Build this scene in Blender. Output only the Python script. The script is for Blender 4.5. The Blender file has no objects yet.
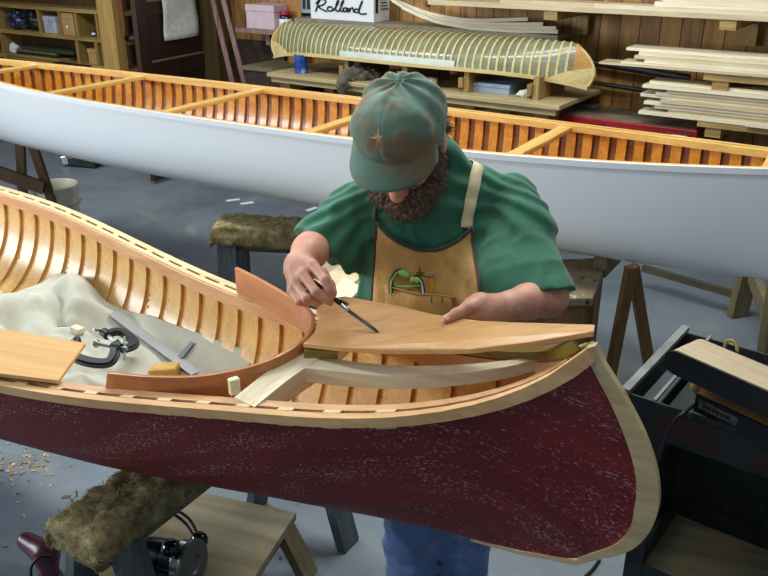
import bpy, math, random
import numpy as np
from mathutils import Vector, Matrix
from mathutils.bvhtree import BVHTree

random.seed(7)
rng = np.random.default_rng(7)
R = math.radians
scene = bpy.context.scene
COL = scene.collection

# ---------------------------------------------------------------- camera, world, lamps, exposure
cam_d = bpy.data.cameras.new('camera')
cam = bpy.data.objects.new('camera', cam_d)
COL.objects.link(cam)
cam.location = (0, 0, 1.83)
cam.rotation_euler = (R(90 - 23.3), 0, 0)
cam_d.sensor_width = 36.0
cam_d.lens = 820 * 36.0 / 768
cam_d.clip_start = 0.05
scene.camera = cam

world = bpy.data.worlds.new('world')
scene.world = world
world.use_nodes = True
bgn = world.node_tree.nodes['Background']
bgn.inputs['Color'].default_value = (0.72, 0.86, 1.0, 1)
bgn.inputs['Strength'].default_value = 0.22

def area(name, loc, sx, sy, power, color, target=None, rz=0):
    ld = bpy.data.lights.new(name, 'AREA')
    ld.shape = 'RECTANGLE'
    ld.size, ld.size_y = sx, sy
    ld.energy = power
    ld.color = color
    o = bpy.data.objects.new(name, ld)
    COL.objects.link(o)
    o.location = loc
    if target is not None:
        o.rotation_euler = (Vector(target) - Vector(loc)).to_track_quat('-Z', 'Y').to_euler()
    else:
        o.rotation_euler = (0, 0, rz)
    return o

area('fluorescent_light', (-0.9, 1.3, 3.1), 2.4, 0.3, 14, (0.97, 1.0, 0.96), rz=R(-31))
area('fluorescent_light', (-0.2, 3.0, 3.1), 2.4, 0.3, 44, (0.97, 1.0, 0.96), rz=R(-31))
area('fluorescent_light', (-2.9, 4.6, 3.1), 2.4, 0.3, 62, (0.95, 1.0, 1.0), rz=R(-31))
area('fluorescent_light', (1.0, 3.3, 3.1), 2.4, 0.3, 30, (0.97, 1.0, 0.95), rz=R(-31))  # extra lamp, added to brighten the plank wall
area('window_light', (-5.30, 2.2, 1.75), 2.4, 1.3, 150, (0.86, 0.94, 1.0), target=(0.0, 2.2, 1.74))

scene.view_settings.view_transform = 'Standard'
scene.view_settings.look = 'None'
scene.view_settings.exposure = 0.38
scene.view_settings.gamma = 1.0
scene.view_settings.use_curve_mapping = False

# ---------------------------------------------------------------- materials
def lin(c):
    out = []
    for v in c:
        v = v / 255.0
        out.append(v / 12.92 if v <= 0.04045 else ((v + 0.055) / 1.055) ** 2.4)
    return (*out, 1.0)

class NM:
    """small node-tree helper"""
    def __init__(self, name):
        self.m = bpy.data.materials.new(name)
        self.m.use_nodes = True
        self.t = self.m.node_tree
        self.b = self.t.nodes['Principled BSDF']
    def n(self, typ, **kw):
        o = self.t.nodes.new(typ)
        for k, v in kw.items():
            if k.startswith('i_'):
                key = k[2:]
                key = int(key) if key.isdigit() else key
                o.inputs[key].default_value = v
            else:
                setattr(o, k, v)
        return o
    def l(self, a, b):
        self.t.links.new(a, b)
    def ramp(self, fac, stops):
        r = self.n('ShaderNodeValToRGB')
        e = r.color_ramp.elements
        while len(e) < len(stops):
            e.new(0.5)
        for k, (p, c) in enumerate(stops):
            e[k].position = p
            e[k].color = c
        self.l(fac, r.inputs[0])
        return r.outputs[0]
    def mix(self, fac, a, b, mode='MIX'):
        x = self.n('ShaderNodeMix', data_type='RGBA', blend_type=mode)
        for s, v in ((x.inputs[0], fac), (x.inputs[6], a), (x.inputs[7], b)):
            if hasattr(v, 'links'):
                self.l(v, s)
            else:
                s.default_value = v
        return x.outputs[2]
    def coord(self, kind='Object', rot=0.0, scale=(1, 1, 1)):
        tc = self.n('ShaderNodeTexCoord')
        mp = self.n('ShaderNodeMapping')
        mp.vector_type = 'TEXTURE' if False else 'POINT'
        mp.inputs['Rotation'].default_value = (0, 0, rot)
        self.l(tc.outputs[kind], mp.inputs[0])
        m2 = self.n('ShaderNodeMapping')
        m2.inputs['Scale'].default_value = scale
        self.l(mp.outputs[0], m2.inputs[0])
        return m2.outputs[0]
    def noise(self, vec, scale=5, detail=4, rough=0.6, dist=0.0):
        x = self.n('ShaderNodeTexNoise', i_Scale=scale, i_Detail=detail, i_Roughness=rough, i_Distortion=dist)
        self.l(vec, x.inputs['Vector'])
        return x.outputs['Fac']
    def bump(self, h, strength=0.2, dist=0.002):
        x = self.n('ShaderNodeBump', i_Strength=strength, i_Distance=dist)
        self.l(h, x.inputs['Height'])
        self.l(x.outputs[0], self.b.inputs['Normal'])
    def color(self, c):
        if hasattr(c, 'links'):
            self.l(c, self.b.inputs['Base Color'])
        else:
            self.b.inputs['Base Color'].default_value = c
    def set(self, **kw):
        for k, v in kw.items():
            self.b.inputs[k.replace('_', ' ')].default_value = v

def wood(name, light, dark, ang=0.0, rough=0.55, scale=1.0, coat=0.0, kind='Object', vert=False, contrast=(0.3, 0.72)):
    m = NM(name)
    if vert:
        sc = (22 * scale, 22 * scale, 1.6 * scale)
    else:
        sc = (1.6 * scale, 22 * scale, 22 * scale)
    v = m.coord(kind, -ang, sc)
    f = m.noise(v, 1.0, 5, 0.62, 0.6)
    v2 = m.coord(kind, -ang, (5, 90, 90) if not vert else (90, 90, 5))
    f2 = m.noise(v2, 1.0, 2, 0.5)
    c = m.ramp(f, [(contrast[0], lin(dark)), (contrast[1], lin(light))])
    c = m.mix(0.18, c, m.ramp(f2, [(0.35, lin([k * 0.75 for k in dark])), (0.65, lin(light))]))
    m.color(c)
    m.set(Roughness=rough, Coat_Weight=coat, Coat_Roughness=0.15)
    m.bump(f2, 0.12, 0.001)
    return m.m

def paint(name, col, rough=0.5, metal=0.0, var=0.15, scale=12, coat=0.0, bump=0.0):
    m = NM(name)
    v = m.coord('Object')
    f = m.noise(v, scale, 5, 0.6)
    a = lin([min(255, k * (1 + var)) for k in col])
    b = lin([k * (1 - var) for k in col])
    m.color(m.ramp(f, [(0.3, b), (0.7, a)]))
    m.set(Roughness=rough, Metallic=metal, Coat_Weight=coat, Coat_Roughness=0.08)
    if bump:
        m.bump(m.noise(v, scale * 8, 3), bump, 0.002)
    return m.m

def cloth(name, col, stain=None, weave=900, var=0.12, folds=0.0, stain_scale=6, stain_at=(0.52, 0.68)):
    m = NM(name)
    v = m.coord('Object')
    f = m.noise(v, 9, 5, 0.6)
    c = m.ramp(f, [(0.3, lin([k * (1 - var) for k in col])), (0.7, lin([min(255, k * (1 + var)) for k in col]))])
    if stain:
        s = m.noise(v, stain_scale, 6, 0.65, 0.5)
        fac = m.ramp(s, [(stain_at[0], (0, 0, 0, 1)), (stain_at[1], (1, 1, 1, 1))])
        c = m.mix(fac, c, lin(stain))
    m.color(c)
    m.set(Roughness=0.92, Sheen_Weight=0.15)
    w = m.noise(v, weave, 2)
    m.bump(w, 0.25, 0.001)
    return m.m

# ---------------------------------------------------------------- object helpers
OFF = {}

def tag(o, label=None, cat=None, group=None, kind=None):
    if label: o['label'] = label
    if cat: o['category'] = cat
    if group: o['group'] = group
    if kind: o['kind'] = kind
    return o

def thing(name, label, cat, loc=(0, 0, 0), group=None):
    o = bpy.data.objects.new(name, None)
    o.empty_display_size = 0.05
    COL.objects.link(o)
    o.location = loc
    OFF[o] = Vector(loc)
    return tag(o, label, cat, group)

class MB:
    def __init__(self):
        self.v, self.f = [], []
    def add(self, vs, fs):
        k = len(self.v)
        self.v += [tuple(p) for p in vs]
        self.f += [tuple(i + k for i in f) for f in fs]
        return self
    def box(self, c, size, ang=0.0, M=None):
        sx, sy, sz = (k / 2 for k in size)
        M = M or Matrix.Rotation(ang, 3, 'Z')
        c = Vector(c)
        vs = [c + M @ Vector((x * sx, y * sy, z * sz)) for x in (-1, 1) for y in (-1, 1) for z in (-1, 1)]
        return self.add(vs, [(0, 1, 3, 2), (4, 6, 7, 5), (0, 4, 5, 1), (2, 3, 7, 6), (0, 2, 6, 4), (1, 5, 7, 3)])
    def beam(self, a, b, w, h, up=(0, 0, 1)):
        """rectangular bar from a to b; w across, h along up"""
        a, b = Vector(a), Vector(b)
        x = (b - a).normalized()
        y = Vector(up).cross(x)
        if y.length < 1e-4:
            y = Vector((0, 1, 0)).cross(x)
        y.normalize()
        z = x.cross(y)
        M = Matrix((x, y, z)).transposed()
        return self.box((a + b) / 2, ((b - a).length, w, h), M=M)
    def tube(self, path, r, n=10, closed=False):
        P = [Vector(p) for p in path]
        m = len(P)
        rr = r if hasattr(r, '__len__') else [r] * m
        vs, fs = [], []
        ref = Vector((0, 0, 1))
        for i in range(m):
            if closed:
                t = P[(i + 1) % m] - P[i - 1]
            else:
                t = P[min(i + 1, m - 1)] - P[max(i - 1, 0)]
            t.normalize()
            a = ref - t * ref.dot(t)
            if a.length < 0.15:
                a = Vector((1, 0, 0)) - t * t.x
            a.normalize()
            b = t.cross(a)
            ref = a
            for k in range(n):
                th = 2 * math.pi * k / n
                vs.append(P[i] + (a * math.cos(th) + b * math.sin(th)) * rr[i])
        q = m if closed else m - 1
        for i in range(q):
            for k in range(n):
                k2 = (k + 1) % n
                j = (i + 1) % m
                fs.append((i * n + k, i * n + k2, j * n + k2, j * n + k))
        if not closed:
            fs.append(tuple(range(n - 1, -1, -1)))
            fs.append(tuple((m - 1) * n + k for k in range(n)))
        return self.add(vs, fs)
    def lathe(self, prof, c, axis=(0, 0, 1), n=24):
        """prof: list of (radius, height along axis)"""
        z = Vector(axis).normalized()
        x = z.orthogonal().normalized()
        y = z.cross(x)
        c = Vector(c)
        vs, fs = [], []
        for r, h in prof:
            for k in range(n):
                th = 2 * math.pi * k / n
                vs.append(c + z * h + (x * math.cos(th) + y * math.sin(th)) * max(r, 1e-5))
        for i in range(len(prof) - 1):
            for k in range(n):
                k2 = (k + 1) % n
                fs.append((i * n + k, i * n + k2, (i + 1) * n + k2, (i + 1) * n + k))
        fs.append(tuple(range(n - 1, -1, -1)))
        fs.append(tuple((len(prof) - 1) * n + k for k in range(n)))
        return self.add(vs, fs)
    def prism(self, pts, off):
        """extrude a 3-D polygon by the vector off"""
        n = len(pts)
        off = Vector(off)
        vs = [Vector(p) for p in pts] + [Vector(p) + off for p in pts]
        fs = [tuple(range(n - 1, -1, -1)), tuple(range(n, 2 * n))]
        for i in range(n):
            j = (i + 1) % n
            fs.append((i, j, n + j, n + i))
        return self.add(vs, fs)
    def sweep(self, path, secs, cap=True, closed_sec=True):
        """secs[i]: list of 3-D points of section i"""
        n = len(secs[0])
        vs = [p for s in secs for p in s]
        fs = []
        for i in range(len(secs) - 1):
            for k in range(n if closed_sec else n - 1):
                k2 = (k + 1) % n
                fs.append((i * n + k, i * n + k2, (i + 1) * n + k2, (i + 1) * n + k))
        if cap and closed_sec:
            fs.append(tuple(range(n - 1, -1, -1)))
            fs.append(tuple((len(secs) - 1) * n + k for k in range(n)))
        return self.add(vs, fs)

def obj(name, mb, mat, parent=None, smooth=False, bev=0.0, uv=None, origin=None, fix=True, auto=None):
    """ONE mesh object; parts live in the frame of their thing"""
    off = OFF[parent] if parent is not None else Vector(origin if origin is not None else (0, 0, 0))
    if parent is None and origin is None and len(mb.v):
        A = np.array([tuple(p) for p in mb.v])
        off = Vector(((A[:, 0].min() + A[:, 0].max()) / 2, (A[:, 1].min() + A[:, 1].max()) / 2, A[:, 2].min()))
    me = bpy.data.meshes.new(name)
    A = np.array([tuple(p) for p in mb.v]) - np.array(off)
    me.from_pydata(A.tolist(), [], mb.f)
    if uv is not None:
        lay = me.uv_layers.new(name='UVMap')
        idx = np.zeros(len(me.loops), dtype=np.int32)
        me.loops.foreach_get('vertex_index', idx)
        lay.data.foreach_set('uv', np.asarray(uv, dtype=np.float32)[idx].ravel())
    if fix:
        import bmesh
        bm = bmesh.new()
        bm.from_mesh(me)
        bmesh.ops.recalc_face_normals(bm, faces=bm.faces)
        bm.to_mesh(me)
        bm.free()
    if smooth:
        me.polygons.foreach_set('use_smooth', [True] * len(me.polygons))
    me.materials.append(mat)
    o = bpy.data.objects.new(name, me)
    COL.objects.link(o)
    if parent is not None:
        o.parent = parent
    else:
        o.location = off
    OFF[o] = off
    if bev:
        b = o.modifiers.new('bevel', 'BEVEL')
        b.width = bev
        b.segments = 2
        b.limit_method = 'ANGLE'
    if auto:
        me.polygons.foreach_set('use_smooth', [True] * len(me.polygons))
        b = o.modifiers.new('split', 'EDGE_SPLIT')
        b.split_angle = R(auto)
    return o

def spline(pts, n):
    """Catmull-Rom through pts, n samples"""
    P = np.array(pts, float)
    m = len(P)
    E = np.vstack([2 * P[0] - P[1], P, 2 * P[-1] - P[-2]])
    t = np.linspace(0, m - 1, n)
    i = np.minimum(t.astype(int), m - 2)
    u = (t - i)[:, None]
    a, b, c, d = E[i], E[i + 1], E[i + 2], E[i + 3]
    return 0.5 * (2 * b + (c - a) * u + (2 * a - 5 * b + 4 * c - d) * u ** 2 + (3 * b - a - 3 * c + d) * u ** 3)

# the frame of the back wall: u runs along it, w is the distance in front of the camera, z is height
WA = R(-34)
DU = Vector((math.cos(WA), math.sin(WA), 0))
DW = Vector((-math.sin(WA), math.cos(WA), 0))
def wp(u, w, z):
    return DU * u + DW * w + Vector((0, 0, z))
def wbox(u0, u1, w0, w1, z0, z1, mb=None):
    mb = mb or MB()
    return mb.box(wp((u0 + u1) / 2, (w0 + w1) / 2, (z0 + z1) / 2), (abs(u1 - u0), abs(w1 - w0), abs(z1 - z0)), WA)

# value noise for modelling
_T = rng.random((64, 64, 64))
def vnoise(P, s):
    Q = np.asarray(P) * s
    I = np.floor(Q).astype(int)
    F = Q - I
    F = F * F * (3 - 2 * F)
    I &= 63
    J = (I + 1) & 63
    r = 0
    for dx in (0, 1):
        for dy in (0, 1):
            for dz in (0, 1):
                wgt = (F[..., 0] if dx else 1 - F[..., 0]) * (F[..., 1] if dy else 1 - F[..., 1]) * (F[..., 2] if dz else 1 - F[..., 2])
                r = r + wgt * _T[(J if dx else I)[..., 0], (J if dy else I)[..., 1], (J if dz else I)[..., 2]]
    return r

# ---------------------------------------------------------------- signed distance modelling (bodies, clothes, lumps)
class SDF:
    def __init__(self, lo, hi, h):
        self.lo = np.array(lo, float)
        self.h = h
        self.n = np.ceil((np.array(hi) - self.lo) / h).astype(int) + 1
        self.D = np.full(self.n, 1.0, dtype=np.float32)
    def block(self, lo, hi):
        a = np.clip(np.floor((np.array(lo) - self.lo) / self.h).astype(int), 0, self.n)
        b = np.clip(np.ceil((np.array(hi) - self.lo) / self.h).astype(int) + 1, 0, self.n)
        sl = tuple(slice(p, q) for p, q in zip(a, b))
        ax = [self.lo[i] + self.h * np.arange(a[i], b[i]) for i in range(3)]
        return sl, np.stack(np.meshgrid(*ax, indexing='ij'), -1).astype(np.float32)
    def put(self, lo, hi, fn, k=0.01):
        m = k * 1.2 + 3 * self.h
        sl, P = self.block(np.array(lo) - m, np.array(hi) + m)
        if P.size == 0:
            return
        d = fn(P)
        o = self.D[sl]
        hh = np.clip(0.5 + 0.5 * (o - d) / k, 0, 1)
        self.D[sl] = np.where(np.abs(o) > 0.9, np.minimum(o, d), o + (d - o) * hh - k * hh * (1 - hh))
    def cone(self, a, b, ra, rb, k=0.01):
        a, b = np.array(a, float), np.array(b, float)
        ab = b - a
        L = max(ab @ ab, 1e-9)
        def fn(P):
            t = np.clip(((P - a) @ ab) / L, 0, 1)
            return np.linalg.norm(P - a - t[..., None] * ab, axis=-1) - (ra + t * (rb - ra))
        r = max(ra, rb)
        self.put(np.minimum(a, b) - r, np.maximum(a, b) + r, fn, k)
        return self
    def chain(self, pts, rad, k=0.008):
        for i in range(len(pts) - 1):
            self.cone(pts[i], pts[i + 1], rad[i], rad[i + 1], k)
        return self
    def ell(self, c, r, M=None, k=0.01):
        c, r = np.array(c, float), np.array(r, float)
        M = np.eye(3) if M is None else np.array(M)      # columns are the axes
        def fn(P):
            q = ((P - c) @ M) / r
            k0 = np.linalg.norm(q, axis=-1)
            k1 = np.linalg.norm(q / r, axis=-1)
            return k0 * (k0 - 1) / np.maximum(k1, 1e-6)
        e = np.sqrt(((M * r) ** 2).sum(1))
        self.put(c - e, c + e, fn, k)
        return self
    def cut(self, p, nrm, lo=None, hi=None):
        """remove what lies on the side the normal points to"""
        p, nrm = np.array(p, float), np.array(nrm, float)
        nrm = nrm / np.linalg.norm(nrm)
        sl, P = self.block(self.lo if lo is None else lo, self.lo + self.h * self.n if hi is None else hi)
        self.D[sl] = np.maximum(self.D[sl], (P - p) @ nrm)
        return self
    def mesh(self, disp=None, relax=0):
        D = self.D
        if disp is not None:
            near = np.abs(D) < 0.05
            idx = np.argwhere(near)
            P = self.lo + self.h * idx
            D = D.copy()
            D[near] += disp(P).astype(np.float32)
        S = D < 0
        n = self.n
        c = [np.zeros(n - 1, dtype=np.int8)]
        cnt = np.zeros(n - 1, dtype=np.int8)
        for dx in (0, 1):
            for dy in (0, 1):
                for dz in (0, 1):
                    cnt += S[dx:n[0] - 1 + dx, dy:n[1] - 1 + dy, dz:n[2] - 1 + dz]
        act = (cnt > 0) & (cnt < 8)
        idx = np.argwhere(act)
        num = np.full(n - 1, -1, dtype=np.int64)
        num[act] = np.arange(len(idx))
        acc = np.zeros((len(idx), 3))
        k = np.zeros(len(idx))
        corner = [(x, y, z) for x in (0, 1) for y in (0, 1) for z in (0, 1)]
        for p in corner:
            for axis in range(3):
                if p[axis]:
                    continue
                q = list(p)
                q[axis] = 1
                a = D[tuple((idx + p).T)]
                b = D[tuple((idx + q).T)]
                m = (a < 0) != (b < 0)
                t = np.where(m, a / np.where(m, a - b, 1), 0)
                e = np.array(p, float)[None] + t[:, None] * np.eye(3)[axis]
                acc[m] += e[m]
                k[m] += 1
        V = self.lo + self.h * (idx + acc / k[:, None])
        F = []
        for axis in range(3):
            a0 = S.take(range(n[axis] - 1), axis)
            a1 = S.take(range(1, n[axis]), axis)
            ch = a0 != a1
            o1, o2 = (axis + 1) % 3, (axis + 2) % 3
            E = np.argwhere(ch)
            E = E[(E[:, o1] > 0) & (E[:, o2] > 0) & (E[:, o1] < n[o1] - 1) & (E[:, o2] < n[o2] - 1)]
            if len(E) == 0:
                continue
            flip = a0[tuple(E.T)]
            d1, d2 = np.eye(3, dtype=int)[o1], np.eye(3, dtype=int)[o2]
            quad = np.stack([num[tuple(q.T)] for q in (E - d1 - d2, E - d2, E, E - d1)], 1)
            quad[~flip] = quad[~flip][:, ::-1]
            F.append(quad)
        F = np.concatenate(F)
        F = F[(F >= 0).all(1)]
        mb = MB()
        mb.v = V.tolist()
        mb.f = [tuple(q) for q in F.tolist()]
        return mb

# ---------------------------------------------------------------- the materials of the shop
CA = 148.6        # heading of the red canoe's long axis, bow to stern
WC = -31.6        # heading of the white canoe
M = {}
M['bench'] = wood('bench wood', (206, 186, 138), (164, 142, 96), R(-34), 0.6)
M['shelf'] = wood('shelf wood', (190, 160, 96), (128, 98, 50), R(-34), 0.6)
M['shelf_v'] = wood('shelf upright wood', (178, 146, 84), (122, 92, 46), 0, 0.6, vert=True)
M['post'] = wood('post wood', (206, 172, 100), (160, 122, 60), 0, 0.6, vert=True)
M['board_a'] = wood('pale lumber', (236, 226, 200), (206, 190, 156), R(-34), 0.6)
M['board_b'] = wood('cream lumber', (242, 234, 212), (216, 202, 170), R(-34), 0.6)
M['board_c'] = wood('tan lumber', (218, 202, 166), (184, 164, 124), R(-34), 0.6)
M['ash'] = wood('ash', (236, 214, 168), (208, 178, 128), R(CA), 0.45)
M['cedar_pink'] = wood('inwale wood', (226, 180, 136), (196, 142, 98), R(CA), 0.45)
M['outwale'] = wood('outwale wood', (226, 186, 134), (196, 148, 94), R(CA), 0.45)
M['rib'] = wood('rib cedar', (232, 194, 124), (206, 156, 84), R(CA + 90), 0.4, coat=0.25)
M['deck'] = wood('deck board wood', (216, 166, 108), (186, 132, 76), R(-12), 0.4, scale=0.6, coat=0.2)
M['panel'] = wood('panel wood', (226, 182, 122), (200, 150, 92), R(-20), 0.45, scale=0.6)
M['coaming'] = wood('coaming cherry', (204, 134, 80), (170, 100, 54), R(CA), 0.35, scale=0.5, coat=0.25)
M['white_wood'] = wood('fresh spruce', (248, 240, 214), (222, 206, 164), R(CA + 12), 0.5, scale=1.4)
M['beam_wood'] = wood('fresh beam wood', (246, 236, 208), (214, 194, 150), R(CA - 100), 0.5, scale=1.6)
M['stem'] = wood('stem ash', (214, 192, 150), (182, 154, 108), R(CA), 0.5)
M['olive'] = wood('old varnished wood', (168, 148, 60), (104, 88, 28), R(CA), 0.4)
M['old_wood'] = wood('weathered wood', (140, 128, 96), (84, 74, 52), 0.3, 0.75)
M['old_wood_v'] = wood('weathered upright wood', (132, 118, 84), (78, 66, 44), 0, 0.75, vert=True)
M['blue_wood'] = wood('blue grey painted wood', (98, 110, 112), (52, 60, 62), 0, 0.7, vert=True)
M['amber'] = wood('varnished amber wood', (222, 156, 62), (186, 112, 36), R(WC + 90), 0.25, coat=0.5)
M['amber_rail'] = wood('varnished rail wood', (232, 190, 110), (200, 150, 72), R(WC), 0.3, coat=0.4)
M['thwart'] = wood('thwart wood', (226, 188, 112), (192, 148, 76), R(WC + 90), 0.3, coat=0.4)
M['kid_hull'] = wood('cream end wood', (226, 206, 150), (196, 168, 106), R(-34), 0.5)
M['orange_wood'] = wood('orange end wood', (206, 158, 84), (170, 116, 52), R(-34), 0.4)
M['steel'] = paint('grey steel', (150, 156, 160), 0.35, 1.0, 0.1)
M['chrome'] = paint('bright steel', (205, 210, 214), 0.18, 1.0, 0.04)
M['iron'] = paint('dark iron', (54, 58, 60), 0.45, 0.7, 0.2)
M['black'] = paint('black rubber', (16, 17, 19), 0.45)
M['black_gloss'] = paint('black gloss plastic', (14, 14, 16), 0.12)
M['white_paint'] = paint('white card', (226, 230, 232), 0.6, var=0.02)
M['ink'] = paint('black ink', (14, 14, 18), 0.6, var=0.0)
M['card'] = paint('brown cardboard', (186, 146, 92), 0.8, var=0.08)
M['pink_card'] = paint('pinkish card', (196, 172, 180), 0.75, var=0.04)
M['grey_blue'] = paint('blue grey box card', (138, 156, 176), 0.6, var=0.05)
M['paper'] = paint('paper', (204, 208, 196), 0.8, var=0.06, scale=30)
M['plastic_white'] = paint('off white plastic', (206, 202, 184), 0.4, var=0.06)

# ---------------------------------------------------------------- floor and back wall
fm = NM('painted concrete floor')
v = fm.coord('Object')
f1 = fm.noise(v, 1.3, 6, 0.65, 0.4)
c = fm.ramp(f1, [(0.3, lin((84, 94, 106))), (0.7, lin((120, 130, 138)))])
f2 = fm.noise(v, 2.4, 6, 0.7, 0.8)
c = fm.mix(fm.ramp(f2, [(0.56, (0, 0, 0, 1)), (0.75, (0.6, 0.6, 0.6, 1))]), c, lin((150, 148, 128)))
f3 = fm.noise(v, 60, 3, 0.7)
c = fm.mix(fm.ramp(f3, [(0.66, (0, 0, 0, 1)), (0.74, (0.7, 0.7, 0.7, 1))]), c, lin((176, 160, 120)))
f4 = fm.noise(v, 5.5, 5, 0.7)
c = fm.mix(fm.ramp(f4, [(0.66, (0, 0, 0, 1)), (0.78, (0.7, 0.7, 0.7, 1))]), c, lin((160, 126, 74)))
fm.color(c)
fm.set(Roughness=0.55)
fm.bump(f3, 0.15, 0.002)
mb = MB().box((-1.0, 4.0, -0.05), (18, 16, 0.1))
tag(obj('floor', mb, fm.m), kind='structure')

wm = NM('knotty plank wall')
tc = wm.n('ShaderNodeTexCoord')
sep = wm.n('ShaderNodeSeparateXYZ')
wm.l(tc.outputs['UV'], sep.inputs[0])
def mth(nm, op, a, b=None):
    x = nm.n('ShaderNodeMath', operation=op)
    for s, val in ((x.inputs[0], a), (x.inputs[1], b)):
        if val is None: continue
        if hasattr(val, 'links'): nm.l(val, s)
        else: s.default_value = val
    return x.outputs[0]
pu = mth(wm, 'DIVIDE', sep.outputs[0], 0.125)
pid = mth(wm, 'FLOOR', pu)
pfr = mth(wm, 'FRACT', pu)
wn_ = wm.n('ShaderNodeTexWhiteNoise', noise_dimensions='1D')
wm.l(pid, wn_.inputs['W'])
comb = wm.n('ShaderNodeCombineXYZ')
wm.l(mth(wm, 'MULTIPLY', sep.outputs[0], 26.0), comb.inputs[0])
wm.l(mth(wm, 'MULTIPLY', sep.outputs[1], 2.0), comb.inputs[1])
wm.l(mth(wm, 'MULTIPLY', wn_.outputs[0], 40.0), comb.inputs[2])
gr = wm.noise(comb.outputs[0], 1.0, 5, 0.6, 0.8)
c = wm.ramp(gr, [(0.3, lin((136, 94, 46))), (0.7, lin((200, 150, 78)))])
c = wm.mix(wm.ramp(wn_.outputs[0], [(0.0, (0.0, 0.0, 0.0, 1)), (1.0, (0.5, 0.5, 0.5, 1))]), c, lin((104, 70, 34)))
vor = wm.n('ShaderNodeTexVoronoi', i_Scale=3.2)
wm.l(tc.outputs['UV'], vor.inputs['Vector'])
c = wm.mix(wm.ramp(vor.outputs['Distance'], [(0.05, (1, 1, 1, 1)), (0.09, (0, 0, 0, 1))]), c, lin((44, 26, 14)))
edge = mth(wm, 'GREATER_THAN', mth(wm, 'ABSOLUTE', mth(wm, 'SUBTRACT', pfr, 0.5)), 0.475)
c = wm.mix(edge, c, lin((34, 22, 12)))
wm.color(c)
wm.set(Roughness=0.6)
u0, u1 = -11.0, 2.6
mb = MB().add([wp(u0, 5.2, 0), wp(u1, 5.2, 0), wp(u1, 5.2, 2.9), wp(u0, 5.2, 2.9)], [(0, 1, 2, 3)])
mb.add([wp(u0, 5.32, 0), wp(u1, 5.32, 0), wp(u1, 5.32, 2.9), wp(u0, 5.32, 2.9)], [(3, 2, 1, 0), ])
mb.f += [(0, 4, 5, 1), (1, 5, 6, 2), (2, 6, 7, 3), (3, 7, 4, 0)]
tag(obj('wall_back', mb, wm.m, uv=[(u0, 0), (u1, 0), (u1, 2.9), (u0, 2.9)] * 2, fix=False), kind='structure')

mb = MB()
xw = -5.35
for y0, y1, z0, z1_ in ((-2.0, 0.98, 0, 2.9), (3.42, 9.86, 0, 2.9), (0.98, 3.42, 0, 1.08), (0.98, 3.42, 2.42, 2.9)):
    mb.box((xw - 0.05, (y0 + y1) / 2, (z0 + z1_) / 2), (0.10, y1 - y0, z1_ - z0))
tag(obj('wall_left', mb, wood('left wall boards', (150, 118, 72), (104, 76, 42), 0, 0.7, vert=True)), kind='structure')
mb = MB()
for y in (0.98, 2.2, 3.42):
    mb.box((xw - 0.05, y, 1.75), (0.06, 0.05, 1.36))
for z in (1.08, 1.75, 2.42):
    mb.box((xw - 0.05, 2.2, z), (0.058, 2.46, 0.045))
tag(obj('window_1', mb, M['white_paint']), kind='structure')

# ---------------------------------------------------------------- canoes
def cubic(xk, yk, x):
    xk, yk = np.array(xk, float), np.array(yk, float)
    n = len(xk); h = np.diff(xk); A = np.eye(n); b = np.zeros(n)
    for i in range(1, n - 1):
        A[i, i - 1] = h[i - 1]; A[i, i] = 2 * (h[i - 1] + h[i]); A[i, i + 1] = h[i]
        b[i] = 6 * ((yk[i + 1] - yk[i]) / h[i] - (yk[i] - yk[i - 1]) / h[i - 1])
    m = np.linalg.solve(A, b)
    i = np.clip(np.searchsorted(xk, x) - 1, 0, n - 2)
    hi = h[i]; a = (xk[i + 1] - x) / hi; c = (x - xk[i]) / hi
    return a * yk[i] + c * yk[i + 1] + ((a ** 3 - a) * m[i] + (c ** 3 - c) * m[i + 1]) * hi * hi / 6

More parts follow.
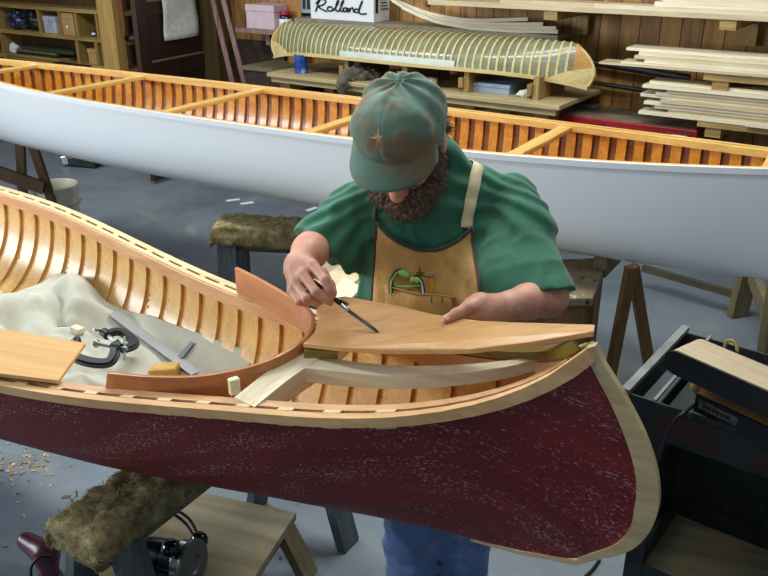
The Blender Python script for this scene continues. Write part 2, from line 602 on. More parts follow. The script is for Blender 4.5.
class Canoe:
    """s runs from the bow along the axis; v is the offset to the left of that direction"""
    def __init__(self, bow, ang, length, sk, wk, zk, keel_s, keel_z, stem, nmid, nbow):
        self.B = np.array(bow[:2], float); a = R(ang)
        self.ax = np.array([math.cos(a), math.sin(a)]); self.nn = np.array([-math.sin(a), math.cos(a)])
        self.L = length; self.sk, self.wk, self.zk = sk, wk, zk
        self.ks, self.kz = keel_s, keel_z; self.stem = np.array(stem); self.nm, self.nb = nmid, nbow
    def fold(self, s):
        s = np.asarray(s, float)
        return np.where(s > self.L / 2, self.L - s, s)
    def w(self, s): return np.maximum(cubic(self.sk, self.wk, np.clip(self.fold(s), 0, self.sk[-1])), 0)
    def z(self, s): return cubic(self.sk, self.zk, np.clip(self.fold(s), 0, self.sk[-1]))
    def keel(self, s): return np.interp(self.fold(s), self.ks, self.kz)
    def n(self, s):
        f = np.clip(self.fold(s) / 1.1, 0, 1)
        return self.nb + (self.nm - self.nb) * f * f * (3 - 2 * f)
    def pt(self, s, v, z):
        """world point; the stem profile pushes the ends out"""
        f = self.fold(s)
        sh = np.interp(-z, -self.stem[:, 0], self.stem[:, 1]) * np.exp(-(np.maximum(f, 0) / 0.28) ** 2)
        sh = np.where(np.asarray(s) > self.L / 2, -sh, sh)
        q = self.B + (np.asarray(s) + sh)[..., None] * self.ax + np.asarray(v)[..., None] * self.nn
        return np.concatenate([q, np.asarray(z)[..., None]], -1)
    def section(self, s, side, t, inset=0.0, lift=0.0):
        """t: 0 at the gunwale .. 1 at the keel"""
        th = t * math.pi / 2
        n = self.n(s)
        b = np.maximum(self.w(s) - inset, 0.0)
        zg, zk = self.z(s), self.keel(s) + lift
        v = b * np.cos(th) ** (2 / n)
        z = zg - (zg - zk) * np.sin(th) ** (2 / n)
        return self.pt(s, side * v, z)
    def inner_z(self, s, v, inset):
        n = self.n(s); b = max(float(self.w(s)) - inset, 0.01)
        q = min(abs(v) / b, 0.999)
        zg, zk = float(self.z(s)), float(self.keel(s)) + inset
        return zg - (zg - zk) * (1 - q ** n) ** (1 / n)
    def shell(self, inset=0.0, lift=0.0, s0=0.0, s1=None, ns=150, nt=22):
        s1 = self.L - s0 if s1 is None else s1
        S = s0 + (s1 - s0) * (0.5 - 0.5 * np.cos(np.linspace(0, math.pi, ns)))
        T = np.linspace(0, 1, nt)
        mb = MB(); V = []; UV = []
        for s in S:
            row = [self.section(np.array(s), -1, np.array(t), inset, lift) for t in T] + \
                  [self.section(np.array(s), 1, np.array(t), inset, lift) for t in T[::-1][1:]]
            g = 0.0
            V += row
            d = [0] + [float(np.linalg.norm(row[i + 1] - row[i])) for i in range(len(row) - 1)]
            UV += [(float(s), float(x)) for x in np.cumsum(d)]
        m = 2 * nt - 1
        F = [(i * m + k, i * m + k + 1, (i + 1) * m + k + 1, (i + 1) * m + k) for i in range(ns - 1) for k in range(m - 1)]
        mb.add(V, F)
        return mb, UV
    def rib(self, s, width, inset, thick, nt=18):
        T = np.linspace(0.0, 1, nt)
        mb = MB(); secs = []
        path = [(-1, t) for t in T] + [(1, t) for t in T[::-1][1:]]
        for side, t in path:
            q = []
            for ds, ins in ((-width / 2, inset), (width / 2, inset), (width / 2, inset + thick), (-width / 2, inset + thick)):
                p = self.section(np.array(s + ds), side, np.array(t), ins, ins)
                q.append(p)
            secs.append(q)
        return mb.sweep(None, secs)
    def rail(self, side, v_in, v_out, z_lo, z_hi, s0, s1, n=120, taper=None):
        """a bar following the sheer; v offsets are measured from the hull's half width, positive outward"""
        secs = []
        for s in np.linspace(s0, s1, n):
            s = np.array(s)
            w = float(self.w(s)); z = float(self.z(s))
            k = 1.0 if taper is None else taper(float(s))
            a, b = max(w + v_in * k, 0.0015), max(w + v_out * k, 0.003)
            secs.append([self.pt(s, np.array(side * x), np.array(z + h)) for x, h in ((a, z_lo), (b, z_lo), (b, z_hi), (a, z_hi))])
        return MB().sweep(None, secs)

def planked(name, light, dark, gap, rough, coat, bw=0.9, rh=0.075):
    m = NM(name)
    tc = m.n('ShaderNodeTexCoord')
    br = m.n('ShaderNodeTexBrick', i_Scale=1.0, offset=0.5)
    br.inputs['Color1'].default_value = (0, 0, 0, 1)
    br.inputs['Color2'].default_value = (1, 1, 1, 1)
    br.inputs['Mortar'].default_value = (0.5, 0.5, 0.5, 1)
    br.inputs['Mortar Size'].default_value = 0.0012
    br.inputs['Brick Width'].default_value = bw
    br.inputs['Row Height'].default_value = rh
    m.l(tc.outputs['UV'], br.inputs['Vector'])
    mp = m.n('ShaderNodeMapping'); mp.inputs['Scale'].default_value = (2, 40, 1)
    m.l(tc.outputs['UV'], mp.inputs[0])
    g = m.noise(mp.outputs[0], 1.0, 4, 0.6)
    c = m.ramp(br.outputs['Color'], [(0, lin(dark)), (1, lin(light))])
    c = m.mix(0.35, c, m.ramp(g, [(0.35, lin(dark)), (0.65, lin(light))]))
    c = m.mix(br.outputs['Fac'], c, lin(gap))
    m.color(c)
    m.set(Roughness=rough, Coat_Weight=coat, Coat_Roughness=0.2)
    return m.m

# --- red canoe
RED = Canoe((0.348, 1.237), CA, 4.9,
            [0, 0.3, 0.6, 1.0, 1.5, 2.0, 2.45],
            [0, 0.139, 0.210, 0.297, 0.396, 0.463, 0.480],
            [1.188, 1.046, 0.985, 0.940, 0.942, 0.976, 0.990],
            [0, 0.09, 0.16, 0.37, 0.55, 1.0, 1.5, 2.45], [0.734, 0.712, 0.699, 0.672, 0.655, 0.630, 0.615, 0.610],
            [(1.19, 0), (1.146, -.04), (1.09, -.081), (1.023, -.12), (.949, -.143), (.896, -.143), (.839, -.129), (.794, -.098), (.766, -.063), (.734, .0)],
            2.5, 1.25)
rm = NM('scuffed maroon hull paint')
tc = rm.n('ShaderNodeTexCoord')
def uvs(nm, sx, sy):
    mp = nm.n('ShaderNodeMapping'); mp.inputs['Scale'].default_value = (sx, sy, 1)
    nm.l(tc.outputs['UV'], mp.inputs[0]); return mp.outputs[0]
n1 = rm.noise(uvs(rm, 3, 9), 1.0, 4, 0.6)
c = rm.ramp(n1, [(0.3, lin((94, 16, 20))), (0.7, lin((128, 32, 36)))])
n2 = rm.noise(uvs(rm, 150, 200), 1.0, 2, 0.6)
n3 = rm.noise(uvs(rm, 4, 13), 1.0, 6, 0.72)
sc_ = mth(rm, 'ADD', mth(rm, 'MULTIPLY', n2, 0.60), mth(rm, 'MULTIPLY', n3, 0.48))
c = rm.mix(rm.ramp(sc_, [(0.60, (0, 0, 0, 1)), (0.66, (0.85, 0.85, 0.85, 1))]), c, lin((182, 146, 150)))
n5 = rm.noise(uvs(rm, 60, 90), 1.0, 2, 0.5)
c = rm.mix(rm.ramp(n5, [(0.70, (0, 0, 0, 1)), (0.73, (0.8, 0.8, 0.8, 1))]), c, lin((170, 110, 100)))
n4 = rm.noise(uvs(rm, 2.2, 60), 1.0, 3, 0.6)
c = rm.mix(rm.ramp(n4, [(0.62, (0, 0, 0, 1)), (0.8, (0.5, 0.5, 0.5, 1))]), c, lin((54, 10, 14)))
rm.color(c)
rm.set(Roughness=0.5)
rm.bump(n2, 0.15, 0.001)

rc = thing('canoe', 'scuffed maroon wood and canvas canoe with an unfinished open bow, nearest the camera', 'canoe',
           tuple(RED.B + 2.0 * RED.ax) + (0.6,))
mb, uv = RED.shell(0.0, 0.0)
obj('hull', mb, rm.m, rc, smooth=True, uv=uv)
mb, uv = RED.shell(0.010, 0.012, s0=0.07)
obj('planking', mb, planked('cedar planking', (234, 192, 118), (204, 150, 78), (176, 128, 66), 0.45, 0.2), rc, smooth=True, uv=uv)
RS = 0.088
k = 0
s = 0.20
while s < RED.L - 0.2:
    obj('rib', RED.rib(s, 0.056, 0.0105, 0.0085), M['rib'], rc, auto=40)
    s += RS
    k += 1
for side in (-1, 1):
    obj('outwale', RED.rail(side, 0.0, 0.021, -0.016, 0.004, 0.0, RED.L), M['outwale'] if side == 1 else M['ash'], rc, auto=40)
    obj('inwale', RED.rail(side, -0.026 if side == -1 else -0.034, -0.010, -0.020, 0.004, 0.06, RED.L - 0.06), M['cedar_pink'] if side == 1 else M['ash'], rc, auto=40)
obj('inwale_face', RED.rail(-1, -0.034, -0.0265, -0.034, 0.001, 0.08, RED.L - 0.08), M['cedar_pink'], rc, auto=40)
for side in (-1, 1):
    s = 0.34
    q = 0
    while s < RED.L - 0.3 and q < 48:
        mb = RED.rail(side, -0.0105, 0.0005, -0.030, 0.0050 if side == 1 else 0.0036, s - (0.015 if side == 1 else 0.013), s + (0.015 if side == 1 else 0.013), n=3)
        obj('rib_end', mb, M['ash'], rc)
        s += RS
        q += 1
# stem bands: bent ash along both ends
def stem_band(flip):
    prof = RED.stem
    zz = np.linspace(1.195, 0.735, 40)
    out = np.interp(-zz, -prof[:, 0], prof[:, 1])
    P = np.stack([out, zz], -1)
    P = np.vstack([P, [[0.09, 0.707], [0.2, 0.690]]])
    P[:40, 0] = np.convolve(np.pad(P[:40, 0], 3, mode='edge'), np.ones(7) / 7, 'valid')
    T = np.gradient(P, axis=0); T /= np.linalg.norm(T, axis=1)[:, None]
    N = np.stack([T[:, 1], -T[:, 0]], -1)           # towards the outside (forward / down)
    secs = []
    for i in range(len(P)):
        d_in = float(np.interp(i, [0, 12, 24, 32, 39, 41], [0.010, 0.022, 0.028, 0.017, 0.005, 0.001]))
        d_out = float(np.interp(i, [0, 14, 26, 39, 41], [0.005, 0.008, 0.010, 0.006, 0.002]))
        a = P[i] + N[i] * (0.006 if N[i][0] < 0 or True else 0)
        sgn = -1 if N[i] @ np.array([-1, -0.6]) > 0 else 1
        o_ = P[i] - sgn * N[i] * d_out
        i_ = P[i] + sgn * N[i] * d_in
        q = []
        for (c2, hw) in ((o_, float(np.interp(i, [0, 30, 41], [0.008, 0.007, 0.002]))), (i_, float(np.interp(i, [0, 27, 34, 39, 41], [0.016, 0.016, 0.009, 0.004, 0.002])))):
            for sd in ((-1, 1) if c2 is o_ else (1, -1)):
                s_ = c2[0] if not flip else RED.L - c2[0]
                w_ = RED.B + s_ * RED.ax + sd * hw * RED.nn
                q.append((w_[0], w_[1], c2[1]))
        secs.append(q)
    return MB().sweep(None, secs)
obj('stem_band', stem_band(False), M['stem'], rc, auto=50)
obj('stem_band', stem_band(True), M['stem'], rc, auto=50)

# deck framing in the open bow
mb = MB().sweep(None, [[(p[0], p[1], p[2]) for p in q] for q in []]) if False else MB()
a = Vector((-0.273, 1.383, 0.992)); b = Vector((-0.152, 1.535, 1.022)); far = Vector((-0.075, 1.727, 1.010))
def arch(path, w, h):
    secs = []
    P = [Vector(p) for p in path]
    for i in range(len(P)):
        t = (P[min(i + 1, len(P) - 1)] - P[max(i - 1, 0)]); t.z = 0; t.normalize()
        s_ = Vector((-t.y, t.x, 0))
        secs.append([P[i] - s_ * w / 2 - Vector((0, 0, h)), P[i] + s_ * w / 2 - Vector((0, 0, h)), P[i] + s_ * w / 2, P[i] - s_ * w / 2])
    return MB().sweep(None, secs)
obj('deck_beam', arch(spline([a, a.lerp(b, 0.5) + Vector((0, 0, 0.004)), b, far], 14), 0.058, 0.050), M['beam_wood'], rc, auto=40)
kp_ = spline([(-0.161, 1.498, 1.018), (0.032, 1.430, 1.035), (0.201, 1.372, 1.078), (0.316, 1.335, 1.125)], 16)
secs = []
for i, p in enumerate(kp_):
    p = Vector(p)
    t = Vector(kp_[min(i + 1, 15)]) - Vector(kp_[max(i - 1, 0)]); t.z = 0; t.normalize()
    s_ = Vector((-t.y, t.x, 0)); w_ = 0.050 - 0.034 * (i / 15) ** 1.6; h_ = 0.034 - 0.012 * i / 15
    secs.append([p - s_ * w_ / 2 - Vector((0, 0, h_)), p + s_ * w_ / 2 - Vector((0, 0, h_)), p + s_ * w_ / 2, p - s_ * w_ / 2])
obj('king_plank', MB().sweep(None, secs), M['white_wood'], rc, auto=40)
# a stub of the old varnished rail in the far side of the bow
obj('old_rail', RED.rail(-1, -0.034, -0.004, 0.005, 0.020, 0.03, 0.34, n=20), M['olive'], rc)
obj('old_block', MB().beam((-0.165, 1.524, 1.030), (-0.096, 1.520, 1.030), 0.03, 0.02), M['olive'], rc)

# curved coaming
cz = [((-0.393, 2.022, 1.020)), ((-0.322, 1.934, 1.025)), ((-0.245, 1.821, 1.035)), ((-0.185, 1.724, 1.045)), ((-0.157, 1.643, 1.050)), ((-0.165, 1.554, 1.050)), ((-0.204, 1.501, 1.040)), ((-0.272, 1.468, 1.025)), ((-0.375, 1.465, 1.005)), ((-0.484, 1.486, 0.992)), ((-0.580, 1.513, 0.985))]
path = spline(cz, 60)
secs = []
for i in range(60):
    t = path[min(i + 1, 59)] - path[max(i - 1, 0)]
    t[2] = 0; t /= np.linalg.norm(t)
    nrm = np.array([-t[1], t[0], 0])
    f = i / 59
    h = 0.062 + 0.012 * (1 - f)
    hb = h
    p = path[i]
    cut = 0.0
    secs.append([p - nrm * 0.005 + t * (0.016 if i == 59 else 0) - [0, 0, hb], p + nrm * 0.005 + t * (0.016 if i == 59 else 0) - [0, 0, hb], p + nrm * 0.005, p - nrm * 0.005])
co = obj('coaming', MB().sweep(None, secs), M['coaming'], auto=50, bev=0.0015)
tag(co, 'bent reddish wooden coaming curving from rail to rail inside the maroon canoe', 'canoe coaming')

# deck board being marked
top = [(-0.168, 1.518, 1.052), (-0.067, 1.446, 1.078), (0.030, 1.387, 1.105), (0.155, 1.315, 1.144), (0.255, 1.278, 1.177), (0.357, 1.250, 1.212), (0.364, 1.274, 1.213), (0.252, 1.370, 1.171), (0.184, 1.423, 1.149), (0.113, 1.492, 1.127), (0.034, 1.586, 1.105), (-0.089, 1.707, 1.075), (-0.128, 1.711, 1.066), (-0.153, 1.671, 1.059), (-0.141, 1.610, 1.061), (-0.148, 1.552, 1.058)]
db = obj('deck_board', MB().prism([Vector(p) - Vector((0, 0, 0.011)) for p in top], (0, 0, 0.011)), M['deck'], bev=0.0015)
tag(db, 'pale tapered wooden deck board lying over the bow under the hands of the man', 'board')

for p_ in ((0.004, 1.427, 1.092), (0.078, 1.392, 1.109)):
    dm_ = obj('pencil_notch', MB().box(Vector(p_) + Vector((0, 0, 0.001)), (0.004, 0.009, 0.0016), R(20)).box(Vector(p_) + Vector((0.004, -0.004, 0.001)), (0.007, 0.0035, 0.0016), R(20)), M['ink'], db)

# ---------------------------------------------------------------- the white canoe
wt = np.array([0, 0.1, 0.25, 0.5, 0.8, 1.1, 1.5, 1.9, 2.3, 2.6])
tt = (wt - 2.6) / 2.6
WAX = np.array([math.cos(R(WC)), math.sin(R(WC))])
WB = np.array([-.584, 3.792]) + 2.6 * WAX
WHT = Canoe(WB, WC + 180, 5.2, wt, .374 * (1 - np.abs(tt) ** 2.653), 1.113 + .061 * np.abs(tt) ** 3.03,
            [0, 0.15, 0.6, 1.2, 2.6], [0.80, 0.745, 0.722, 0.722, 0.725],
            [(1.18, 0), (1.1, -.03), (1.0, -.05), (.9, -.04), (.8, .0)], 2.6, 1.5)
hw_ = NM('glossy white hull paint')
hw_.color(lin((236, 240, 242)))
hw_.set(Roughness=0.22, Coat_Weight=0.6, Coat_Roughness=0.08)
wc = thing('canoe', 'long glossy white canoe with amber ribbed inside, standing behind the man', 'canoe', tuple(WB - 2.6 * WAX) + (0.725,))
mb, uv = WHT.shell(0.0, 0.0)
obj('hull', mb, hw_.m, wc, smooth=True, uv=uv)
mb, uv = WHT.shell(0.010, 0.012, s0=0.08)
obj('planking', mb, planked('varnished planking', (150, 92, 36), (104, 58, 22), (60, 32, 12), 0.35, 0.4), wc, smooth=True, uv=uv)
s = 0.26
while s < 5.0:
    obj('rib', WHT.rib(s, 0.040, 0.0105, 0.009, nt=12), M['amber'], wc, auto=40)
    s += 0.072
for side in (-1, 1):
    obj('outwale', WHT.rail(side, 0.0, 0.018, -0.014, 0.006, 0.0, 5.2), hw_.m if side == 1 else M['amber_rail'], wc, auto=40)
    obj('inwale', WHT.rail(side, -0.030, -0.006, -0.022, 0.003, 0.10, 5.1), M['amber_rail'], wc, auto=40)
for t in (-0.71, -0.417, -0.106, 0.2, 0.53):
    s = 2.6 - 2.6 * t
    ww = float(WHT.w(np.array(s))) - 0.028
    z = float(WHT.z(np.array(s))) - 0.008
    secs = []
    for q in np.linspace(-1, 1, 17):
        hw2 = 0.020 + 0.010 * (1 - abs(q)) ** 1.0 + 0.008 * abs(q) ** 4
        zz = z - 0.004
        secs.append([WHT.pt(np.array(s + d), np.array(q * ww), np.array(zz + h)) for d, h in ((-hw2, -0.011), (hw2, -0.011), (hw2, 0.009), (-hw2, 0.009))])
    obj('thwart', MB().sweep(None, secs), M['thwart'], wc, auto=40, bev=0.003)
# decks at the ends
for s_a, s_b in ((0.0, 0.43), (5.2, 4.77)):
    secs = []
    for s in np.linspace(s_a, s_b, 14):
        w_ = max(float(WHT.w(np.array(s))) - 0.016, 0.004)
        z = float(WHT.z(np.array(s)))
        secs.append([WHT.pt(np.array(s), np.array(v_), np.array(z + h)) for v_, h in ((-w_, -0.014), (w_, -0.014), (w_, 0.004), (0, 0.014), (-w_, 0.004))])
    obj('deck', MB().sweep(None, secs), M['amber_rail'], wc, auto=40)

# ---------------------------------------------------------------- bench along the back wall
bz = 0.93
bu0, bu1 = -4.03, -1.81
bt = thing('workbench', 'pale wooden workbench along the back wall below the small upturned canoe', 'workbench', tuple(wp(-2.9, 4.8, 0)))
obj('bench_top', wbox(bu0, bu1, 4.48, 5.17, bz - 0.028, bz), M['bench'], bt, bev=0.004)
obj('edge_strip', wbox(bu0 + 0.02, bu1 - 0.03, 4.505, 4.54, bz - 0.065, bz - 0.029), M['bench'], bt)
for u in (-3.921, -2.437, -1.948):
    obj('leg', wbox(u - 0.045, u + 0.045, 4.545, 4.64, 0.0, bz - 0.03), M['shelf_v'], bt)
    obj('leg', wbox(u - 0.045, u + 0.045, 5.06, 5.15, 0.0, bz - 0.03), M['shelf_v'], bt)
    obj('rail', wbox(u - 0.02, u + 0.02, 4.64, 5.06, 0.80, bz - 0.03), M['shelf_v'], bt)
for x in (345.5, 405.5, 468, 541):
    pass
for u, wd in ((-3.384, 0.5), (-2.914, 0.55), (-2.461, 0.5), (-1.998, 0.4)):
    sp = obj('divider', wbox(u - 0.018, u + 0.018, 4.56, 4.56 + wd, bz, 1.062), M['shelf_v'], bt)
    obj('stop_block', wbox(u - 0.05, u - 0.0185, 4.545, 4.62, bz + 0.03, 1.02), M['shelf_v'], sp)
obj('back_panel', wbox(bu0 + 0.05, bu1 - 0.05, 5.13, 5.15, 0.35, 0.80), M['shelf'], bt)

# small upturned canoe
ku0, ku1, kw = -4.211, -1.709, 4.75
kL = ku1 - ku0
KW = 0.235
def kz_g(t):          # sheer of the inverted canoe: tips hang down
    return 1.075 - 0.085 * abs(t) ** 4.5
def kz_k(t):
    return 1.262 - 0.012 * abs(t) ** 2 - 0.03 * max(0, abs(t) - 0.86) ** 1.3 / 0.14 ** 1.3
def khalf(t):
    return KW * (1 - abs(t) ** 2.6)
def kpt(t, q, inset=0.0, extra=0.0):
    """q -1..1 across, 0 at the keel"""
    th = (1 - abs(q)) * math.pi / 2
    n = 2.1 if abs(t) < 0.7 else 2.1 - 0.7 * (abs(t) - 0.7) / 0.3
    b = max(khalf(t) + inset, 0.004)
    zg, zk = kz_g(t), kz_k(t) + inset
    v = b * math.cos(th) ** (2 / n)
    z = zg + (zk - zg) * math.sin(th) ** (2 / n)
    e = 0.0
    if abs(t) > 0.86:
        h = (z - zg) / max(zk - zg, 1e-3)
        k = (abs(t) - 0.86) / 0.14
        e = k * k * (-0.115 * ((h - 0.40) / 0.6) ** 2 if h > 0.40 else -0.05 * ((h - 0.40) / 0.4) ** 2)
    u = (ku0 + ku1) / 2 + (t * kL / 2) + (e if t > 0 else -e)
    return wp(u, kw + math.copysign(v, q), z)
def kshell(t0, t1, nt, inset=0.0, nq=25):
    vs, fs = [], []
    for i, t in enumerate(np.linspace(t0, t1, nt)):
        for q in np.linspace(-1, 1, nq):
            vs.append(kpt(t, q, inset))
    for i in range(nt - 1):
        for k in range(nq - 1):
            fs.append((i * nq + k, i * nq + k + 1, (i + 1) * nq + k + 1, (i + 1) * nq + k))
    return MB().add(vs, fs)
kc = thing('canoe', 'small unfinished canoe upside down on the back bench, pale ribs over grey green sides', 'canoe', tuple(wp((ku0 + ku1) / 2, kw, 0.99)))
kskin = paint('grey green skin', (126, 130, 100), 0.28, var=0.14, scale=7, coat=0.5)
obj('skin', kshell(-0.93, 0.90, 60), kskin, kc, smooth=True)
obj('end_planking', kshell(-1.0, -0.93, 12, 0.002), M['orange_wood'], kc, smooth=True)
obj('end_planking', kshell(0.90, 1.0, 14, 0.002), M['orange_wood'], kc, smooth=True)
nr = 46
for i in range(nr):
    t = -0.92 + 1.81 * (i + 0.5) / nr
    obj('rib', kshell(t - 0.0055, t + 0.0055, 2, 0.004, 21), M['kid_hull'], kc, smooth=True)
for sd in (-1, 1):
    secs = []
    for t in np.linspace(-0.97, 0.97, 70):
        b = max(khalf(t), 0.006)
        u = (ku0 + ku1) / 2 + t * kL / 2
        z = kz_g(t)
        secs.append([wp(u, kw + sd * (b + dw), z + dz) for dw, dz in ((-0.014, -0.012), (0.010, -0.012), (0.010, 0.010), (-0.014, 0.010))])
    obj('gunwale', MB().sweep(None, secs), M['kid_hull'], kc, auto=40)
# pale stem pieces that close the hanging tips
for sg in (-1, 1):
    vs = []
    a_ = [kpt(sg * 1.0, q, 0.004) for q in np.linspace(-1, -0.02, 10)]
    b_ = [kpt(sg * 0.985, q, 0.004) for q in np.linspace(-1, -0.02, 10)]
    path = [(p + q) / 2 for p, q in zip(a_, b_)]
    obj('stem', MB().tube(path, 0.008, 8), M['kid_hull'], kc, smooth=True)
    # cheek boards below the orange planking
    vs, fs = [], []
    T_ = np.linspace(0.80, 1.0, 16)
    for t in T_:
        qt = -0.97 + 0.42 * ((t - 0.80) / 0.20) ** 0.8
        for q in np.linspace(-1, qt, 6):
            vs.append(kpt(sg * t, q, 0.0045))
    for i in range(15):
        for k in range(5):
            fs.append((i * 6 + k, i * 6 + k + 1, (i + 1) * 6 + k + 1, (i + 1) * 6 + k))
    ck = obj('cheek_board', MB().add(vs, fs), M['kid_hull'], kc, smooth=True)
# long strip of whitish tape on the flank
vs, fs = [], []
T_ = np.linspace(-3.411, -2.529, 20)
for u in T_:
    t = (u - (ku0 + ku1) / 2) / (kL / 2)
    for q in (-0.985, -0.92, -0.855):
        vs.append(kpt(t, q, 0.0085))
for i in range(19):
    for k in range(2):
        fs.append((i * 3 + k, i * 3 + k + 1, (i + 1) * 3 + k + 1, (i + 1) * 3 + k))
obj('tape_strip', MB().add(vs, fs), paint('whitish tape', (196, 204, 192), 0.45, var=0.05), kc, smooth=True)

# things on the bench
def can(c, r, h, body, lid, name, label, cat):
    t = thing(name, label, cat, tuple(c))
    obj('body', MB().lathe([(r, 0), (r, h * 0.97), (r * 1.03, h * 0.975), (r * 1.03, h)], c, n=28), body, t, auto=40)
    obj('lid', MB().lathe([(r * 1.02, h), (r * 0.95, h + 0.004), (r * 0.9, h + 0.001)], c, n=28), lid, t, auto=40)
    return t
bl = NM('blue can label')
vv = bl.coord('Object', 0, (14, 14, 16))
bl.color(bl.ramp(bl.noise(vv, 1.0, 2), [(0.42, lin((34, 62, 140))), (0.6, lin((60, 100, 176))), (0.66, lin((150, 170, 196)))]))
bl.set(Roughness=0.3)
p = Vector((-0.586, 5.944, 0.999))
ct = can((p.x, p.y, bz), 0.047, 0.125, bl.m, M['steel'], 'paint_can', 'blue metal can standing on the left end of the back bench', 'can')
p = Vector((0.282, 5.358, 0.975))
mb = MB()
prof = [(0.030, 0.0), (0.062, 0.0), (0.062, 0.055), (0.030, 0.055)]
n_ = 28
mb.lathe(prof + [prof[0]], (p.x, p.y, bz), n=n_)
mb.f = mb.f[:-2]
tag(obj('tape_roll', mb, paint('cream tape', (214, 206, 176), 0.6), auto=40), 'round roll of cream tape lying on the back bench', 'tape')
p = -2.342
gb = thing('flat_box', 'flat blue grey box lying under the small upturned canoe', 'box', tuple(wp(p, 4.74, bz)))
obj('base', wbox(p - 0.135, p + 0.145, 4.62, 4.90, bz, bz + 0.035), M['grey_blue'], gb, bev=0.003)
obj('lid', wbox(p - 0.139, p + 0.149, 4.616, 4.904, bz + 0.036, bz + 0.06), M['grey_blue'], gb, bev=0.003)
p = Vector((0.846, 5.002, 1.002))
S_ = SDF((p.x - 0.08, p.y - 0.08, bz - 0.004), (p.x + 0.08, p.y + 0.08, bz + 0.09), 0.004)
S_.ell((p.x, p.y, bz + 0.018), (0.045, 0.035, 0.02))
S_.ell((p.x + 0.015, p.y, bz + 0.032), (0.02, 0.02, 0.018))
tag(obj('paper_scrap', S_.mesh(lambda P: (vnoise(P, 55) - 0.5) * 0.02), M['paper'], smooth=True), 'crumpled scrap of white paper on the bench right of the flat box', 'paper')
# dark rag draped over the bench edge
p = Vector((-0.148, 5.673, 1.031))
e = Vector((-0.279, 5.568, 0.968))
S_ = SDF((p.x - 0.3, p.y - 0.3, bz - 0.16), (p.x + 0.3, p.y + 0.35, bz + 0.16), 0.006)
S_.ell((p.x, p.y, bz + 0.035), (0.13, 0.075, 0.045), k=0.03)
S_.ell((p.x - 0.02, p.y + 0.04, bz + 0.075), (0.06, 0.05, 0.04), k=0.03)
S_.chain([(p.x - 0.03, p.y - 0.02, bz + 0.03), (e.x + 0.03, e.y + 0.03, bz + 0.03), (e.x, e.y - 0.005, bz + 0.0), (e.x - 0.004, e.y - 0.02, bz - 0.08)], [0.05, 0.04, 0.03, 0.016], 0.03)
tag(obj('rag', S_.mesh(lambda P: (vnoise(P, 30) - 0.5) * 0.03 + (vnoise(P, 80) - 0.5) * 0.012), cloth('dark rag', (98, 92, 80), (58, 56, 52)), smooth=True),
    'crumpled dark rag hanging over the front edge of the back bench', 'rag')

# shelf behind the small canoe with the carton and thin laths
sz = 1.261
sh = thing('shelf', 'grey topped shelf against the wall behind the small upturned canoe', 'shelf', tuple(wp(-3.1, 5.08, sz - 0.03)))
obj('board', wbox(-4.15, -2.05, 4.95, 5.19, sz - 0.03, sz), paint('dusty shelf top', (140, 130, 108), 0.8, var=0.1), sh)
for u in (-4.05, -3.1, -2.15):
    obj('bracket', wbox(u - 0.02, u + 0.02, 5.02, 5.19, sz - 0.11, sz - 0.031), M['shelf_v'], sh)
bx0, bx1 = -4.016, -3.449
ux = bx1 - bx0
rb = thing('carton', 'white paper carton with black handwritten style lettering on the shelf behind the small canoe', 'box', tuple(wp((bx0 + bx1) / 2, 5.08, sz)))
bw0 = 4.985
obj('box', wbox(bx0, bx1, bw0, 5.185, sz, sz + 0.27), M['white_paint'], rb, bev=0.003)
lid_z = sz + 0.27
obj('lid', wbox(bx0 - 0.006, bx1 + 0.006, bw0 - 0.006, 5.19, lid_z - 0.07, lid_z + 0.004), M['white_paint'], rb, bev=0.003)
# lettering: pen strokes in box coordinates (fraction of width, metres above the shelf)
hgt = 1.387 - 1.257
strokes = [
    [(0.06, 0.30), (0.13, 0.86), (0.15, 0.92)],                                       # R stem
    [(0.07, 0.74), (0.15, 0.98), (0.25, 0.96), (0.23, 0.74), (0.12, 0.58), (0.21, 0.42), (0.27, 0.34)],
    [(0.36, 0.62), (0.30, 0.58), (0.29, 0.42), (0.35, 0.38), (0.39, 0.50), (0.36, 0.62)],      # o
    [(0.40, 0.42), (0.48, 0.78), (0.50, 0.98), (0.47, 0.90), (0.44, 0.55), (0.46, 0.40), (0.50, 0.42)],   # l
    [(0.50, 0.42), (0.57, 0.80), (0.59, 0.99), (0.56, 0.90), (0.53, 0.55), (0.54, 0.40), (0.57, 0.42)],   # l
    [(0.65, 0.60), (0.59, 0.58), (0.58, 0.44), (0.62, 0.40), (0.66, 0.58), (0.66, 0.40), (0.69, 0.42)],   # a
    [(0.685, 0.62), (0.695, 0.42), (0.715, 0.56), (0.75, 0.63), (0.765, 0.52), (0.765, 0.42), (0.79, 0.43)],                 # n
    [(0.86, 0.56), (0.80, 0.56), (0.79, 0.42), (0.84, 0.40), (0.88, 0.62), (0.93, 1.02), (0.88, 0.70), (0.87, 0.38), (0.93, 0.32), (1.0, 0.36)],  # d
]
mb = MB()
for st in strokes:
    pth = spline([(a, b, 0) for a, b in st], 6 * len(st))
    pts = [wp(bx0 + 0.02 + a * ux * 0.86, bw0 - 0.0065, sz + 0.012 + b * hgt * 0.98) for a, b, _ in pth]
    mb.tube(pts, 0.0055, 6)
obj('lettering', mb, M['ink'], rb, smooth=True)
mb = MB()
ze = sz + 0.06
mb.add([wp(bx1 + 0.0068, 5.0, ze), wp(bx1 + 0.0068, 5.03, ze), wp(bx1 + 0.0068, 5.03, ze + 0.10), wp(bx1 + 0.0068, 5.0, ze + 0.10)], [(0, 1, 2, 3)])
for k in range(4):
    z = ze + 0.02 + k * 0.022
    mb.add([wp(bx1 + 0.0068, 5.06, z), wp(bx1 + 0.0068, 5.16 - 0.01 * k, z), wp(bx1 + 0.0068, 5.16 - 0.01 * k, z + 0.007), wp(bx1 + 0.0068, 5.06, z + 0.007)], [(0, 1, 2, 3)])
